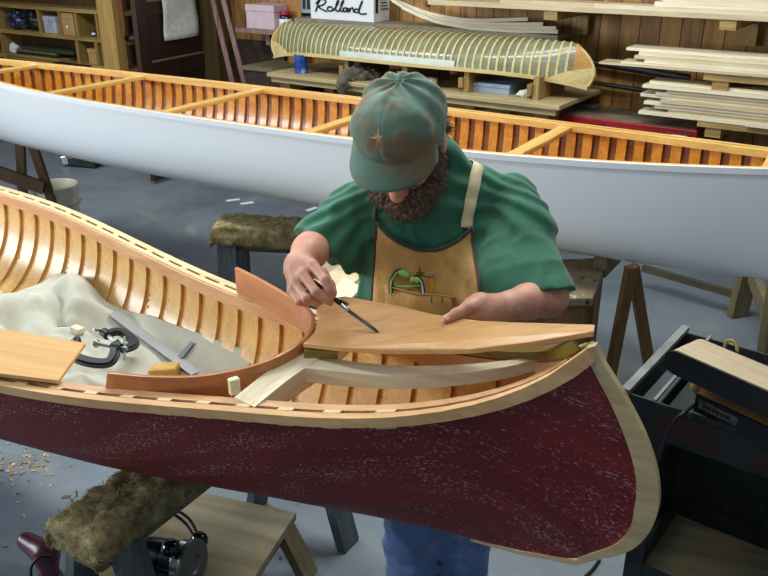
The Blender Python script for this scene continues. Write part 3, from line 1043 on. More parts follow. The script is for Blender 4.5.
obj('end_print', mb, M['ink'], rb)

laths = [([(385, -5), (408, 6), (436, 15), (470, 20), (528, 19)], 'uppermost', 5.00), ([(388, -3), (410, 9), (440, 19), (480, 23.5), (543, 25)], 'second', 4.99), ([(392, 0), (412, 11), (440, 21), (480, 27), (556, 29)], 'third', 4.98), ([(402, 7), (424, 18), (448, 25), (490, 30.5), (558, 32)], 'lowest', 4.97)]
LP = [
    [(0.007, 6.026, 1.447), (0.164, 5.920, 1.383), (0.350, 5.795, 1.335), (0.566, 5.650, 1.316), (0.908, 5.419, 1.343)],
    [(0.028, 5.994, 1.436), (0.177, 5.893, 1.365), (0.375, 5.760, 1.312), (0.626, 5.591, 1.299), (0.991, 5.345, 1.320)],
    [(0.055, 5.958, 1.419), (0.190, 5.866, 1.354), (0.374, 5.742, 1.301), (0.625, 5.574, 1.282), (1.061, 5.279, 1.302)],
    [(0.123, 5.894, 1.378), (0.269, 5.795, 1.322), (0.425, 5.690, 1.287), (0.684, 5.516, 1.269), (1.070, 5.255, 1.284)],
]
LN = ['uppermost', 'second from the top', 'third from the top', 'lowest']
for P_, nm in zip(LP, LN):
    pth = spline(P_, 24)
    secs = []
    for q in pth:
        q = Vector(q)
        secs.append([q + DW * a + Vector((0, 0, b)) for a, b in ((-0.004, -0.012), (0.010, -0.012), (0.010, 0.010), (-0.004, 0.010))])
    tag(obj('lath', MB().sweep(None, secs), M['board_b'], auto=50), 'thin bowed pale lath above the small canoe, %s of the four' % nm, 'lath', 'bowed laths right of the carton')
for k, (xa, xb, y, z) in enumerate((( -2.72, -2.18, 5.09, 0.0), (-2.80, -2.24, 5.08, 0.016), (-2.70, -2.28, 5.10, 0.032))):
    tag(obj('thin_board', wbox(xa, xb, y - 0.04, y + 0.05, sz + z, sz + z + 0.014), M['old_wood'] if k != 1 else M['shelf']),
        'brown thin board lying flat behind the bowed laths, %s of its pile' % ('lowest', 'middle', 'topmost')[k], 'board', 'flat brown boards behind the laths')

# ---------------------------------------------------------------- lumber racks on the right of the wall
def rack(label, u0, z, arms, w0=4.72, th=0.03, front=M['board_c']):
    t = thing('lumber_rack', label, 'rack', tuple(wp((u0 + 0.4) / 2, 4.95, z - th)))
    obj('shelf_board', wbox(u0, 0.5, w0, 5.19, z - th, z), front, t, bev=0.003)
    for u in arms:
        ar = obj('arm', wbox(u - 0.042, u + 0.042, w0 + 0.012, 5.15, z - th - 0.052, z - th - 0.001), M['shelf'], t)
        obj('upright', wbox(u - 0.005, u + 0.075, 5.15, 5.19, z - 0.20, z - th - 0.001), M['shelf_v'], ar)
    return t
z1 = 1.452
rack('high wooden lumber rack across the top of the wall above the red tool chest', -2.85, z1, (-2.014, -1.018))
z2 = 1.150
rack('middle lumber rack with one thick board end showing at the right of the wall', -1.099, z2, (-1.009,), th=0.042, front=M['shelf'])
z3 = 0.890
rack('lowest lumber rack at the right, level with the red tool chest', -1.096, z3, (-1.008,), th=0.035, front=M['shelf'])

def boards(rows, group, where):
    for k, (u0, u1, w0, w1, z0, z1_, mt, lab) in enumerate(rows):
        o = obj('plank', wbox(u0, u1, w0, w1, z0, z1_), M[mt])
        tag(o, lab + ' ' + where, 'board', group)
uA = -2.190
boards([
    (-2.35, -1.72, 4.74, 4.90, z1, z1 + 0.022, 'board_c', 'short tan plank at the left end of'),
    (-1.750, 0.45, 4.725, 4.86, z1, z1 + 0.02, 'board_a', 'long pale front plank at the bottom of'),
    (-1.416, 0.42, 4.735, 4.87, z1 + 0.0205, z1 + 0.045, 'board_b', 'long cream plank second from the bottom of'),
    (-1.375, 0.40, 4.75, 4.90, z1 + 0.0455, z1 + 0.075, 'board_a', 'long pale plank third from the bottom of'),
    (-1.331, 0.40, 4.77, 4.92, z1 + 0.0755, z1 + 0.11, 'board_b', 'topmost plank of'),
], 'planks on the high rack', 'the pile on the high rack')
uB = -1.583
b2 = z2
boards([
    (-1.681, 0.42, 4.70, 4.84, b2, b2 + 0.012, 'board_c', 'lowest board, longest to the left, of'),
    (-1.558, 0.45, 4.71, 4.85, b2 + 0.0125, b2 + 0.024, 'board_a', 'second board from the bottom of'),
    (-1.427, 0.40, 4.715, 4.86, b2 + 0.0245, b2 + 0.040, 'board_b', 'third board from the bottom of'),
    (-1.491, 0.43, 4.73, 4.87, b2 + 0.0405, b2 + 0.058, 'board_c', 'fourth board from the bottom of'),
    (-1.471, 0.41, 4.74, 4.88, b2 + 0.0585, b2 + 0.078, 'board_a', 'fifth board from the bottom of'),
    (-1.551, 0.44, 4.76, 4.92, b2 + 0.0785, b2 + 0.095, 'board_b', 'topmost board of'),
], 'boards on the middle rack', 'the pile on the middle rack')
b3 = z3
rows = []
lf = [633, 668, 655, 645, 662, 640, 655, 666, 641, 650]
mt3 = ['board_b', 'board_c', 'board_a', 'board_b', 'board_c', 'board_b', 'board_a', 'board_c', 'board_b', 'board_a']
UL = [-1.425, -1.271, -1.345, -1.404, -1.310, -1.437, -1.349, -1.284, -1.420, -1.394]
od = ['lowest', 'second from the bottom', 'third from the bottom', 'fourth from the bottom', 'fifth from the bottom', 'fifth from the top', 'fourth from the top', 'third from the top', 'second from the top', 'topmost']
for k in range(10):
    wj = 4.715 + 0.012 * ((k * 7) % 4)
    rows.append((UL[k], 0.40 - 0.03 * (k % 3), wj, wj + 0.14, b3 + 0.0185 * k, b3 + 0.0185 * k + 0.018, mt3[k], 'uneven ended board, %s, of' % od[k]))
boards(rows, 'boards on the lowest rack', 'the tall pile on the lowest rack')
tag(obj('offcut', wbox(-0.838, 0.3, 4.69, 4.714, b3 + 0.001, b3 + 0.018), M['board_b']), 'narrow cream strip lying along the front edge of the lowest rack', 'board')

# pipes on the wall
for x, r_, lab in ((((1.158, 5.371, 1.110), (1.806, 4.934, 1.054)), 0.022, 'upper thick black pipe fixed to the plank wall below the middle rack boards'),
                   (((1.223, 5.351, 0.976), (1.875, 4.911, 0.936)), 0.013, 'lower thin grey black pipe fixed to the plank wall above the red tool chest')):
    tag(obj('pipe', MB().tube([Vector(x[0]), Vector(x[1])], r_, 12), M['iron'], auto=40), lab, 'pipe')

# red tool chest
q0, q1 = -1.947, -1.101
tcz = 0.825
tb = thing('tool_chest', 'long low red metal tool chest with a dusty lid right of the bench', 'tool chest', tuple(wp((q0 + q1) / 2, 4.97, 0)))
red = paint('red enamel', (150, 26, 32), 0.35, var=0.18, scale=5, coat=0.3)
dust = paint('dusty lid top', (124, 110, 92), 0.8, var=0.22, scale=9)
obj('chest', wbox(q0 + 0.01, q1 - 0.01, 4.80, 5.15, 0.55, tcz - 0.06), red, tb, bev=0.004)
obj('stand', wbox(q0 + 0.04, q1 - 0.04, 4.83, 5.12, 0.0, 0.549), M['iron'], tb)
ld_ = obj('lid', wbox(q0, q1, 4.78, 5.17, tcz - 0.055, tcz - 0.006), red, tb, bev=0.006)
obj('lid_top', wbox(q0 + 0.012, q1 - 0.012, 4.792, 5.158, tcz - 0.0059, tcz), dust, ld_)
for x, nm_ in ((-1.679, 'latch'), (-1.203, 'handle')):
    hx = 0.045 if nm_ == 'latch' else 0.07
    obj(nm_, MB().tube([wp(x - hx, 4.779, tcz - 0.04), wp(x - hx * 0.7, 4.762, tcz - 0.045), wp(x + hx * 0.7, 4.762, tcz - 0.045), wp(x + hx, 4.779, tcz - 0.04)], 0.009, 8), M['steel'] if nm_ == 'handle' else M['iron'], tb, smooth=True)
p = -1.850
tag(obj('small_tin', wbox(p - 0.06, p + 0.06, 4.93, 5.03, tcz + 0.0, tcz + 0.05) if False else wbox(-1.934, -1.777, 4.98, 5.08, tcz + 0.0005, tcz + 0.035), M['steel'], bev=0.004),
    'small flat grey tin on the back of the red tool chest', 'tin')

# ---------------------------------------------------------------- the left of the back wall: shelving, post, door, leaning mouldings
su0, su1 = -8.6, -6.100
zt, zm, zb = 1.211, 0.965, 0.720
su = thing('shelving_unit', 'wooden cubby shelving at the far left of the back wall', 'shelves', tuple(wp(-7.3, 5.08, 0)))
for z in (zt, zm, zb, 0.35, zt + 0.30):
    obj('shelf_board', wbox(su0, su1, 4.96, 5.18, z - 0.035, z), M['shelf'], su)
for x in (-8.020, -7.345, -7.019, -6.779, -6.484):
    obj('divider', wbox(x - 0.015, x + 0.015, 4.97, 5.18, zm, zt - 0.036), M['shelf_v'], su)
for x in (-8.020, -6.814, -6.536):
    obj('divider', wbox(x - 0.02, x + 0.02, 4.97, 5.18, zb, zm - 0.036), M['shelf_v'], su)
    obj('divider', wbox(x - 0.02, x + 0.02, 4.97, 5.18, 0.0, zb - 0.036), M['shelf_v'], su)
obj('back_panel', wbox(su0, su1, 5.181, 5.195, 0.0, zt + 0.3), wood('dark back panel', (92, 68, 36), (56, 40, 20), 0, 0.7, vert=True), su)
po = obj('post', wbox(-6.291, -6.081, 4.84, 4.945, 0, 2.6), M['post'], bev=0.006)
tag(po, 'square pale wooden post standing in front of the cubby shelving', 'post')

def lump(name, c, r, mat, label, cat, amp=0.03, fr=18, h=0.008):
    c = Vector(c)
    S_ = SDF((c.x - r[0] * 1.6, c.y - r[1] * 1.6, c.z - 0.03), (c.x + r[0] * 1.6, c.y + r[1] * 1.6, c.z + r[2] * 2.6), h)
    S_.ell((c.x, c.y, c.z + r[2] * 0.95), r)
    S_.cut((c.x, c.y, c.z + 0.001), (0, 0, -1))
    mb = S_.mesh(lambda P: np.where(P[:, 2] > c.z + 0.01, (vnoise(P, fr) - 0.5) * amp * 2, 0))
    o = obj(name, mb, mat, smooth=True)
    return tag(o, label, cat)
foil = NM('crumpled dark plastic')
vv = foil.coord('Object')
foil.color(foil.ramp(foil.noise(vv, 14, 3), [(0.45, lin((30, 34, 52))), (0.62, lin((70, 78, 116))), (0.7, lin((170, 176, 190)))]))
foil.set(Roughness=0.2)
lump('plastic_bag', wp(-7.769, 5.06, zm), (0.13, 0.085, 0.10), foil.m, 'crumpled shiny dark plastic bag in the top left cubby', 'bag', 0.05)
lump('black_bag', wp(-7.556, 5.09, zm), (0.09, 0.07, 0.11), paint('black plastic', (26, 27, 30), 0.3), 'black bag beside the shiny plastic one on the shelf', 'bag', 0.03)
def carton(name, x0, x1, w0, w1, z0, z1_, mat, label, extra=None):
    t = thing(name, label, 'box', tuple(wp((x0 + x1) / 2, (w0 + w1) / 2, z0)))
    obj('body', wbox(x0, x1, w0, w1, z0, z0 + (z1_ - z0) * 0.72), mat, t, bev=0.003)
    obj('lid', wbox(x0 - 0.004, x1 + 0.004, w0 - 0.004, w1 + 0.002, z0 + (z1_ - z0) * 0.725, z1_), mat, t, bev=0.003)
    return t
carton('small_carton', -7.301, -7.114, 4.99, 5.12, zm, zm + 0.155, paint('pale grey card', (176, 182, 190), 0.6), 'small pale grey box in the second cubby of the top row')
cb = carton('cardboard_box', -7.031, -6.836, 4.985, 5.14, zm, zm + 0.20, M['card'], 'brown cardboard box with a white spot in the third cubby')
pc = wp(-6.938, 4.9815, zm + 0.075)
obj('white_spot', MB().lathe([(0.016, 0), (0.014, 0.0025)], pc + DW * 0.003, axis=-DW, n=16), M['white_paint'], cb)
lump('tin_scrap', wp(-6.628, 5.04, zm), (0.035, 0.03, 0.022), M['steel'], 'small metal object in the cubby just left of the post', 'tool', 0.015)
def slabs(rows, group, cat, name):
    for x0, x1, w0, w1, z0, z1_, mat, lab in rows:
        tag(obj(name, wbox(x0, x1, w0, w1, z0, z1_), mat, bev=0.003), lab, cat, group)
gd = paint('dark green board', (52, 62, 44), 0.6)
yb = paint('olive board', (112, 104, 62), 0.7)
bk = paint('near black board', (34, 36, 34), 0.6)
slabs([(-7.929, -7.049, 4.93, 5.15, zb, zb + 0.018, M['shelf'], 'pale board at the bottom of the flat stack on the low shelf'),
       (-7.790, -7.133, 4.97, 5.15, zb + 0.0185, zb + 0.04, bk, 'near black board second in the flat stack on the low shelf'),
       (-7.773, -7.180, 4.98, 5.15, zb + 0.0405, zb + 0.06, yb, 'olive board third in the flat stack on the low shelf'),
       (-7.733, -6.926, 4.99, 5.15, zb + 0.0605, zb + 0.095, gd, 'dark green board on top of the flat stack on the low shelf')],
      'flat boards on the low shelf', 'board', 'flat_board')
lump('white_paper', wp(-7.820, 4.965, zb + 0.0185), (0.045, 0.025, 0.055), M['white_paint'], 'crumpled white paper left of the flat dark boards', 'paper', 0.02, 30, 0.005)
lz = 0.707
dt = thing('tray', 'dark tray with a red side on the lowest visible shelf', 'tray', tuple(wp(-6.865, 5.0, 0.35)))
x0, x1 = -7.081, -6.633
obj('tray_body', wbox(x0, x1, 4.88, 4.957, 0.35, lz - 0.02) if False else wbox(x0, x1, 4.875, 4.95, 0.0, lz - 0.03), paint('dark red tray', (92, 26, 26), 0.5), dt)
obj('tray_top', wbox(x0 - 0.004, x1 + 0.004, 4.87, 4.955, lz - 0.0299, lz + 0.01), bk, dt)
dt.location = wp((x0 + x1) / 2, 4.91, 0); d_ = dt.location - OFF[dt]
for ch in dt.children: ch.location = -d_
carton('tall_carton', -6.692, -6.576, 4.99, 5.12, zb, zb + 0.14, M['card'], 'small upright cardboard box on the low shelf beside the post')
lump('clamp_tool', wp(-6.035, 5.02, zm), (0.11, 0.04, 0.03), M['iron'], 'dark tool lying on the shelf right of the post', 'tool', 0.02)
tag(obj('cord', MB().tube(spline([wp(-6.064, 4.93, zt + 0.1), wp(-6.053, 4.925, zm + 0.1), wp(-6.112, 4.93, zb + 0.2), wp(-6.127, 4.925, zb - 0.1), wp(-6.165, 4.93, 0.012)], 30), 0.008, 8), paint('red brown cord', (128, 62, 40), 0.6), smooth=True),
    'red brown cord hanging along the right of the post', 'cord')
tag(obj('black_pole', MB().tube([Vector((-2.001, 7.260, 1.329)), Vector(wp(-5.818, 4.9, 0.0))], 0.011, 10), M['iron'], auto=40), 'thin black upright pole at the end of the cubby shelving', 'pole')
tag(obj('stick', MB().beam((-2.001, 7.212, 1.364), wp(-5.634, 4.84, 0.0), 0.035, 0.02, up=DW), M['card'], bev=0.002), 'pale stick leaning left of the dark door', 'stick')

# dark panelled door standing open
hx, hy = wp(-5.22, 5.12, 0).x, wp(-5.22, 5.12, 0).y
da = R(65)
dd = Vector((-math.cos(da), -math.sin(da), 0))
dn = Vector((dd.y, -dd.x, 0))
if dn.y > 0: dn = -dn
DWD = 0.90
dm = wood('dark stained door wood', (58, 36, 28), (34, 20, 16), 0, 0.35, vert=True, coat=0.2)
dr = thing('door_1', 'dark brown panelled door standing open with a paper on it', 'door', (hx, hy, 0))
tag(dr, kind='structure')
def dpt(a, z, o): return Vector((hx, hy, 0)) + dd * a + dn * o + Vector((0, 0, z))
def dbox(a0, a1, z0, z1_, o0, o1): return MB().box(dpt((a0 + a1) / 2, (z0 + z1_) / 2, (o0 + o1) / 2), (a1 - a0, abs(o1 - o0), z1_ - z0), M=Matrix((dd, dn, Vector((0, 0, 1)))).transposed())
for a0, a1 in ((0.0, 0.12), (DWD - 0.12, DWD)):
    obj('stile', dbox(a0, a1, 0.02, 2.05, -0.022, 0.022), dm, dr, bev=0.003)
for z0, z1_ in ((0.02, 0.24), (0.80, 0.93), (1.27, 1.37), (1.92, 2.05)):
    ra = obj('rail', dbox(0.121, DWD - 0.121, z0, z1_, -0.022, 0.022), dm, dr, bev=0.003)
    if z0 > 0.5: obj('pale_moulding', dbox(0.13, DWD - 0.13, z1_ - 0.0, z1_ + 0.012, -0.014, 0.0235), wood('pale door edge', (150, 128, 112), (110, 88, 72), 0, 0.4), ra)  # strips on the upper rails, paler than the door wood
for z0, z1_ in ((0.241, 0.799), (0.931, 1.269), (1.371, 1.919)):
    obj('panel', dbox(0.122, DWD - 0.122, z0, z1_, -0.010, 0.008), dm, dr)
kp = dpt(DWD - 0.06, 0.74, 0.022)
obj('knob', MB().lathe([(0.012, 0), (0.012, 0.03), (0.026, 0.04), (0.028, 0.055), (0.016, 0.066)], kp, axis=dn, n=20), M['iron'], dr, smooth=True)
pn = NM('printed notice')
vv = pn.coord('Object', 0, (60, 60, 26))
pn.color(pn.ramp(pn.noise(vv, 1.0, 5, 0.7), [(0.40, lin((196, 202, 194))), (0.56, lin((226, 230, 218)))]))
pn.set(Roughness=0.8)
vs, fs = [], []
for i in range(9):
    for k in range(17):
        a = 0.20 + 0.42 * i / 8
        z = 1.075 + 0.60 * k / 16
        o_ = 0.040 + 0.012 * math.sin(k * 0.6 + i * 0.5) * (1 - k / 16)
        vs.append(dpt(a, z, o_))
for i in range(8):
    for k in range(16):
        fs.append((i * 17 + k, i * 17 + k + 1, (i + 1) * 17 + k + 1, (i + 1) * 17 + k))
nt_ = obj('notice', MB().add(vs, fs), pn.m, smooth=True)
tag(nt_, 'long pale printed paper hanging on the dark door', 'paper')
sm = nt_.modifiers.new('thickness', 'SOLIDIFY'); sm.thickness = 0.0015
tag(obj('trim_1', wbox(-5.21, -5.02, 5.0, 5.19, 0, 2.3), wood('door frame wood', (104, 84, 44), (66, 50, 26), 0, 0.6, vert=True)), kind='structure')

# leaning mouldings, carton on a shelf, orange upright, sockets, low cabinet
pm = wood('pinkish moulding', (164, 128, 124), (96, 66, 64), 0, 0.4, vert=True)
for k, (a, b, lab) in enumerate((((-1.404, 6.954, 1.538), (-1.157, 6.570, 0.547), 'left one of two long pinkish mouldings leaning right of the door'), ((-1.307, 6.865, 1.541), (-1.042, 6.492, 0.546), 'right one of two long pinkish mouldings leaning right of the door'))):
    a, b = Vector(a), Vector(b)
    d_ = (b - a); b = a + d_ * (a.z / (a.z - b.z))
    tag(obj('moulding', MB().beam(a, b, 0.045, 0.018, up=DW), pm, bev=0.003), lab, 'moulding', 'leaning mouldings')
cu0, cu1 = -4.539, -4.290
lc = thing('low_cabinet', 'low dark wooden cabinet left of the back bench', 'cabinet', tuple(wp((cu0 + cu1) / 2, 4.95, 0)))
lcz = 0.901
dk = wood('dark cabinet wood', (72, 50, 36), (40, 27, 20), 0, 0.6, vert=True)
obj('body', wbox(cu0, -4.06, 4.80, 5.15, 0, lcz - 0.03), dk, lc)
obj('top', wbox(cu0 - 0.02, -4.05, 4.78, 5.17, lcz - 0.0299, lcz), M['old_wood'], lc, bev=0.003)
wb_ = lump('cloth_bag', wp(-4.504, 4.735, 0.0), (0.09, 0.04, 0.3), cloth('whitish cloth', (206, 204, 220)), 'whitish cloth bundle at the foot of the leaning mouldings', 'cloth', 0.04)
psz = 1.162
ps = thing('wall_shelf', 'narrow purplish shelf carrying the pinkish box', 'shelf', tuple(wp(-4.476, 5.05, psz - 0.03)))
obj('board', wbox(-4.710, -4.168, 4.90, 5.19, psz - 0.03, psz), pm, ps)
obj('bracket', wbox(-4.449 - 0.02, -4.449 + 0.02, 4.98, 5.19, psz - 0.12, psz - 0.031), pm, ps)
carton('pink_carton', -4.633, -4.346, 4.95, 5.16, psz, 1.338, M['pink_card'], 'pinkish grey box on the narrow shelf right of the door')
jt = thing('jar', 'dark jar with a white label beside the pinkish box', 'jar', tuple(wp(-4.301, 5.02, psz)))
jc = wp(-4.301, 5.03, psz)
obj('body', MB().lathe([(0.045, 0), (0.048, 0.01), (0.048, 0.09), (0.035, 0.11)], jc, n=20), M['black_gloss'], jt, auto=40)
obj('jar_label', MB().lathe([(0.0485, 0.02), (0.0495, 0.025), (0.0495, 0.078), (0.0485, 0.08)], jc, n=20), M['white_paint'], jt, auto=40)
obj('lid', MB().lathe([(0.037, 0.1105), (0.037, 0.135)], jc, n=20), paint('red plastic', (186, 30, 36), 0.4), jt, auto=40)
tag(obj('upright_board', wbox(-4.341, -4.202, 5.10, 5.19, 0, 2.5), wood('orange upright', (184, 128, 62), (138, 88, 36), 0, 0.55, vert=True)), 'orange brown upright board left of the white carton', 'board')
so = thing('wall_socket', 'blue grey double wall socket just left of the white carton', 'socket', tuple(wp(-4.163, 5.09, 1.284)))
z0_ = 1.286
x0, x1 = -4.186, -4.079
obj('plate', wbox(x0, x1, 5.08, 5.19, z0_, z0_ + 0.15), paint('socket plate', (130, 148, 160), 0.5), so, bev=0.003)
for k in (0.3, 0.7):
    xk = x0 + (x1 - x0) * k
    obj('outlet', wbox(xk - 0.012, xk + 0.012, 5.074, 5.0795, z0_ + 0.03, z0_ + 0.10), M['black'], so)
tag(obj('recess_shade_sheet', wbox(-5.0, -4.45, 5.165, 5.198, 0, psz - 0.125), dk), 'added dark sheet standing for the shade of the recess below the narrow purplish shelf', 'board')  # added sheet; its dark colour paints the shade under the wall shelf

# ---------------------------------------------------------------- carpeted sawhorses
cpm = NM('old olive carpet')
vv = cpm.coord('Object')
c = cpm.ramp(cpm.noise(vv, 34, 5, 0.7), [(0.28, lin((88, 78, 50))), (0.5, lin((140, 126, 86))), (0.72, lin((180, 166, 124)))])
c = cpm.mix(cpm.ramp(cpm.noise(vv, 7, 4, 0.6), [(0.5, (0, 0, 0, 1)), (0.72, (0.6, 0.6, 0.6, 1))]), c, lin((92, 66, 34)))
cpm.color(c)
cpm.set(Roughness=0.95)
def carpet_horse(label, p0, p1, width, zt, leg_m, drop=0.07, splay=0.12, seed=1, inset0=0.09, pile=2600):
    """a beam from p0 to p1 wrapped in carpet, on four splayed legs"""
    p0, p1 = Vector((*p0, 0)), Vector((*p1, 0))
    d = (p1 - p0).normalized(); n = Vector((-d.y, d.x, 0)); L = (p1 - p0).length
    t = thing('sawhorse', label, 'sawhorse', tuple((p0 + p1) / 2), 'carpet topped sawhorses')
    b0, b1 = p0 + d * 0.02, p1 - d * 0.02
    obj('beam', MB().beam(b0 + Vector((0, 0, zt - 0.075)), b1 + Vector((0, 0, zt - 0.075)), width * 0.62, 0.09), M['old_wood'], t)
    for e, sg in ((inset0, 1), (L - 0.09, -1)):
        for s_ in (-1, 1):
            a = p0 + d * e + n * s_ * width * 0.36 + Vector((0, 0, zt - 0.035))
            b = p0 + d * (e - sg * 0.02) + n * s_ * (width * 0.42 + splay) + Vector((0, 0, 0.0))
            obj('leg', MB().beam(a, b, 0.085, 0.034, up=n * s_), leg_m, t, bev=0.003)
        a = p0 + d * e + n * -(width * 0.4 + splay * 0.5); b = p0 + d * e + n * (width * 0.4 + splay * 0.5)
        obj('brace', MB().beam(a + Vector((0, 0, zt * 0.48)), b + Vector((0, 0, zt * 0.48)), 0.025, 0.08), leg_m, t)
    # carpet: a thick saddle over the beam with ragged ends
    S_ = SDF(np.minimum(np.array(p0), np.array(p1)) - 0.25 + [0, 0, zt - 0.0], np.maximum(np.array(p0), np.array(p1)) + 0.25 + [0, 0, zt + 0.06], 0.009) if False else None
    nu, nv = int(L / 0.012), 26
    prof = []
    hw = width / 2
    for k in range(nv + 1):
        f = k / nv
        tot = 2 * drop + width
        s_ = f * tot
        if s_ < drop: prof.append((-hw, zt - (drop - s_)))
        elif s_ < drop + width: prof.append((-hw + s_ - drop, zt))
        else: prof.append((hw, zt - (s_ - drop - width)))
    prof = np.array(prof)
    for _ in range(2):
        prof[1:-1] = 0.5 * prof[1:-1] + 0.25 * (prof[:-2] + prof[2:])
    vs = []
    for i in range(nu + 1):
        for q in prof:
            vs.append(p0 + d * (L * i / nu) + n * q[0] + Vector((0, 0, q[1])))
    # end flaps hanging over the near end
    V = np.array([tuple(x) for x in vs])
    nz = (vnoise(V + seed, 28) - 0.5) * 0.009 + (vnoise(V + seed, 90) - 0.5) * 0.010
    V[:, 2] += nz
    V[:, :2] += ((vnoise(V + 9 + seed, 34) - 0.5) * 0.02)[:, None] * np.array(n)[None, :2]
    fs = []
    m = nv + 1
    for i in range(nu):
        for k in range(nv):
            fs.append((i * m + k, i * m + k + 1, (i + 1) * m + k + 1, (i + 1) * m + k))
    # flap at each end
    mb = MB().add(V.tolist(), fs)
    for e, sg, row in ((0, -1, 0), (L, 1, nu)):
        base = [k for k in range(m) if abs(prof[k][0]) <= hw * 1.01 and prof[k][1] > zt - drop * 1.01]
        rows = 7
        prev = [row * m + k for k in range(m)]
        for r in range(1, rows + 1):
            cur = []
            for k in range(m):
                ztop = V[row * m + k][2]
                bot = zt - drop - 0.012 * vnoise(np.array([[k * 0.02, seed, 0.3]]), 60)[0]
                z = ztop + (min(bot, ztop) - ztop) * r / rows
                p = Vector(V[row * m + k]); p.z = z
                p += d * sg * (0.010 * math.sin(min(1, r / 2) * math.pi / 2) + 0.008 * (vnoise(np.array([[p.x, p.y, z]]), 50)[0] - 0.5))
                cur.append(len(mb.v)); mb.v.append(tuple(p))
            for k in range(m - 1):
                mb.f.append((prev[k], prev[k + 1], cur[k + 1], cur[k]))
            prev = cur
    cp = obj('carpet', mb, cpm.m, t, smooth=True)
    sm = cp.modifiers.new('thickness', 'SOLIDIFY'); sm.thickness = 0.008; sm.offset = -1
    # tufts of pile
    A = np.array(mb.v); tv, tf = [], []
    ids = rng.integers(0, len(A), pile)
    for i in ids:
        b = A[i] + rng.normal(0, 0.004, 3)
        dr = rng.normal(0, 1, 3); dr[2] = abs(dr[2]) * 0.5 + 0.2; dr /= np.linalg.norm(dr)
        si = np.cross(dr, rng.normal(0, 1, 3)); si /= np.linalg.norm(si)
        k = len(tv)
        tv += [tuple(b - si * 0.0010), tuple(b + si * 0.0010), tuple(b + dr * (0.006 + 0.006 * rng.random()))]
        tf.append((k, k + 1, k + 2))
    pl = obj('carpet_pile', MB().add(tv, tf), cpm.m, t, fix=False)
    pl['kind'] = 'stuff'
    return t
carpet_horse('sawhorse with a worn olive carpet top under the maroon canoe at the lower left', (-0.712, 1.495), (-0.245, 2.285), 0.168, 0.588, M['blue_wood'], drop=0.068, pile=9000)
carpet_horse('sawhorse with a frayed carpet top standing behind the maroon canoe, left of the man', (-0.735, 3.47), (-0.02, 3.36), 0.20, 0.668, M['blue_wood'], drop=0.085, seed=5, pile=5000, splay=0.04, inset0=0.06)

# bits lying on the carpet
pc = paint('pale wood chip', (214, 190, 140), 0.7)
for k, (p, a, lab) in enumerate((((-0.754, 1.589, 0.606), 0.2, 'small pale chip lying furthest left on the carpeted sawhorse'), ((-0.734, 1.601, 0.606), 1.9, 'small pale chip lying second from the left on the carpeted sawhorse'))):
    tag(obj('wood_chip', MB().box(p, (0.022, 0.007, 0.007), a), pc, bev=0.002), lab, 'wood chip', 'chips on the carpeted sawhorse')

# ---------------------------------------------------------------- low wooden platform, router with its cord, maroon tool under the maroon canoe
pa = R(-18)
pf = thing('step_platform', 'low weathered wooden platform on the floor under the maroon canoe', 'platform', (-0.55, 1.97, 0))
PM = Matrix.Rotation(pa, 3, 'Z')
def pp(a, b, z): return Vector((-0.55, 1.97, 0)) + PM @ Vector((a, b, 0)) + Vector((0, 0, z))
pmat = NM('dusty platform board')
vv = pmat.coord('Object', -pa, (2, 24, 24))
c = pmat.ramp(pmat.noise(vv, 1.0, 5, 0.6), [(0.3, lin((108, 100, 80))), (0.7, lin((146, 136, 110)))])
v3 = pmat.coord('Object')
c = pmat.mix(pmat.ramp(pmat.noise(v3, 9, 6, 0.72), [(0.54, (0, 0, 0, 1)), (0.7, (0.8, 0.8, 0.8, 1))]), c, lin((164, 130, 66)))
pmat.color(c); pmat.set(Roughness=0.85)
obj('top_board', MB().box(pp(0.037, -0.15, 0.187), (0.416, 0.61, 0.026), pa), pmat.m, pf, bev=0.003)
for sa in (-1, 1):
    for sb in (-1, 1):
        obj('leg', MB().beam(pp(0.037 + sa * 0.192, -0.15 + sb * 0.25, 0.174), pp(0.037 + sa * 0.262, -0.15 + sb * 0.26, 0.0), 0.075, 0.03, up=PM @ Vector((sa, 0, 0.3))), M['old_wood_v'], pf, bev=0.002)
    obj('cleat', MB().beam(pp(0.037 + sa * 0.17, -0.43, 0.150), pp(0.037 + sa * 0.17, 0.13, 0.150), 0.03, 0.045), M['old_wood'], pf)

rt_ = thing('router', 'shiny steel and black power tool lying on the low platform behind the carpeted sawhorse', 'power tool', (-0.590, 1.833, 0.200))
c0 = Vector((-0.579, 1.763, 0.262)); ax_ = Vector((0.80, -0.30, 0.08)).normalized()
gun = paint('dark polished steel', (70, 78, 88), 0.2, 1.0, 0.08)
obj('motor', MB().lathe([(0.020, -0.10), (0.048, -0.095), (0.054, -0.07), (0.054, -0.02), (0.050, -0.018), (0.050, -0.008), (0.055, -0.006), (0.055, 0.03)], c0, ax_, 30), gun, rt_, auto=35)
obj('collar', MB().lathe([(0.058, 0.0301), (0.062, 0.034), (0.062, 0.052), (0.050, 0.058)], c0, ax_, 30), M['chrome'], rt_, auto=35)
obj('base_plate', MB().lathe([(0.064, 0.0581), (0.068, 0.062), (0.068, 0.070), (0.030, 0.071), (0.026, 0.066)], c0, ax_, 34), paint('dull plate', (96, 102, 104), 0.4, 0.6), rt_, auto=35)
sd = ax_.cross(Vector((0, 0, 1))).normalized(); uv_ = sd.cross(ax_)
for dv, nm in ((uv_ * 0.75 + sd * 0.35, 'knob'), (-sd * 0.9 + uv_ * 0.1, 'knob')):
    dv = dv.normalized()
    obj(nm, MB().lathe([(0.008, 0.050), (0.010, 0.064), (0.022, 0.070), (0.026, 0.084), (0.021, 0.098), (0.008, 0.104)], c0 + ax_ * 0.036, dv, 24), M['black_gloss'], rt_, smooth=True)
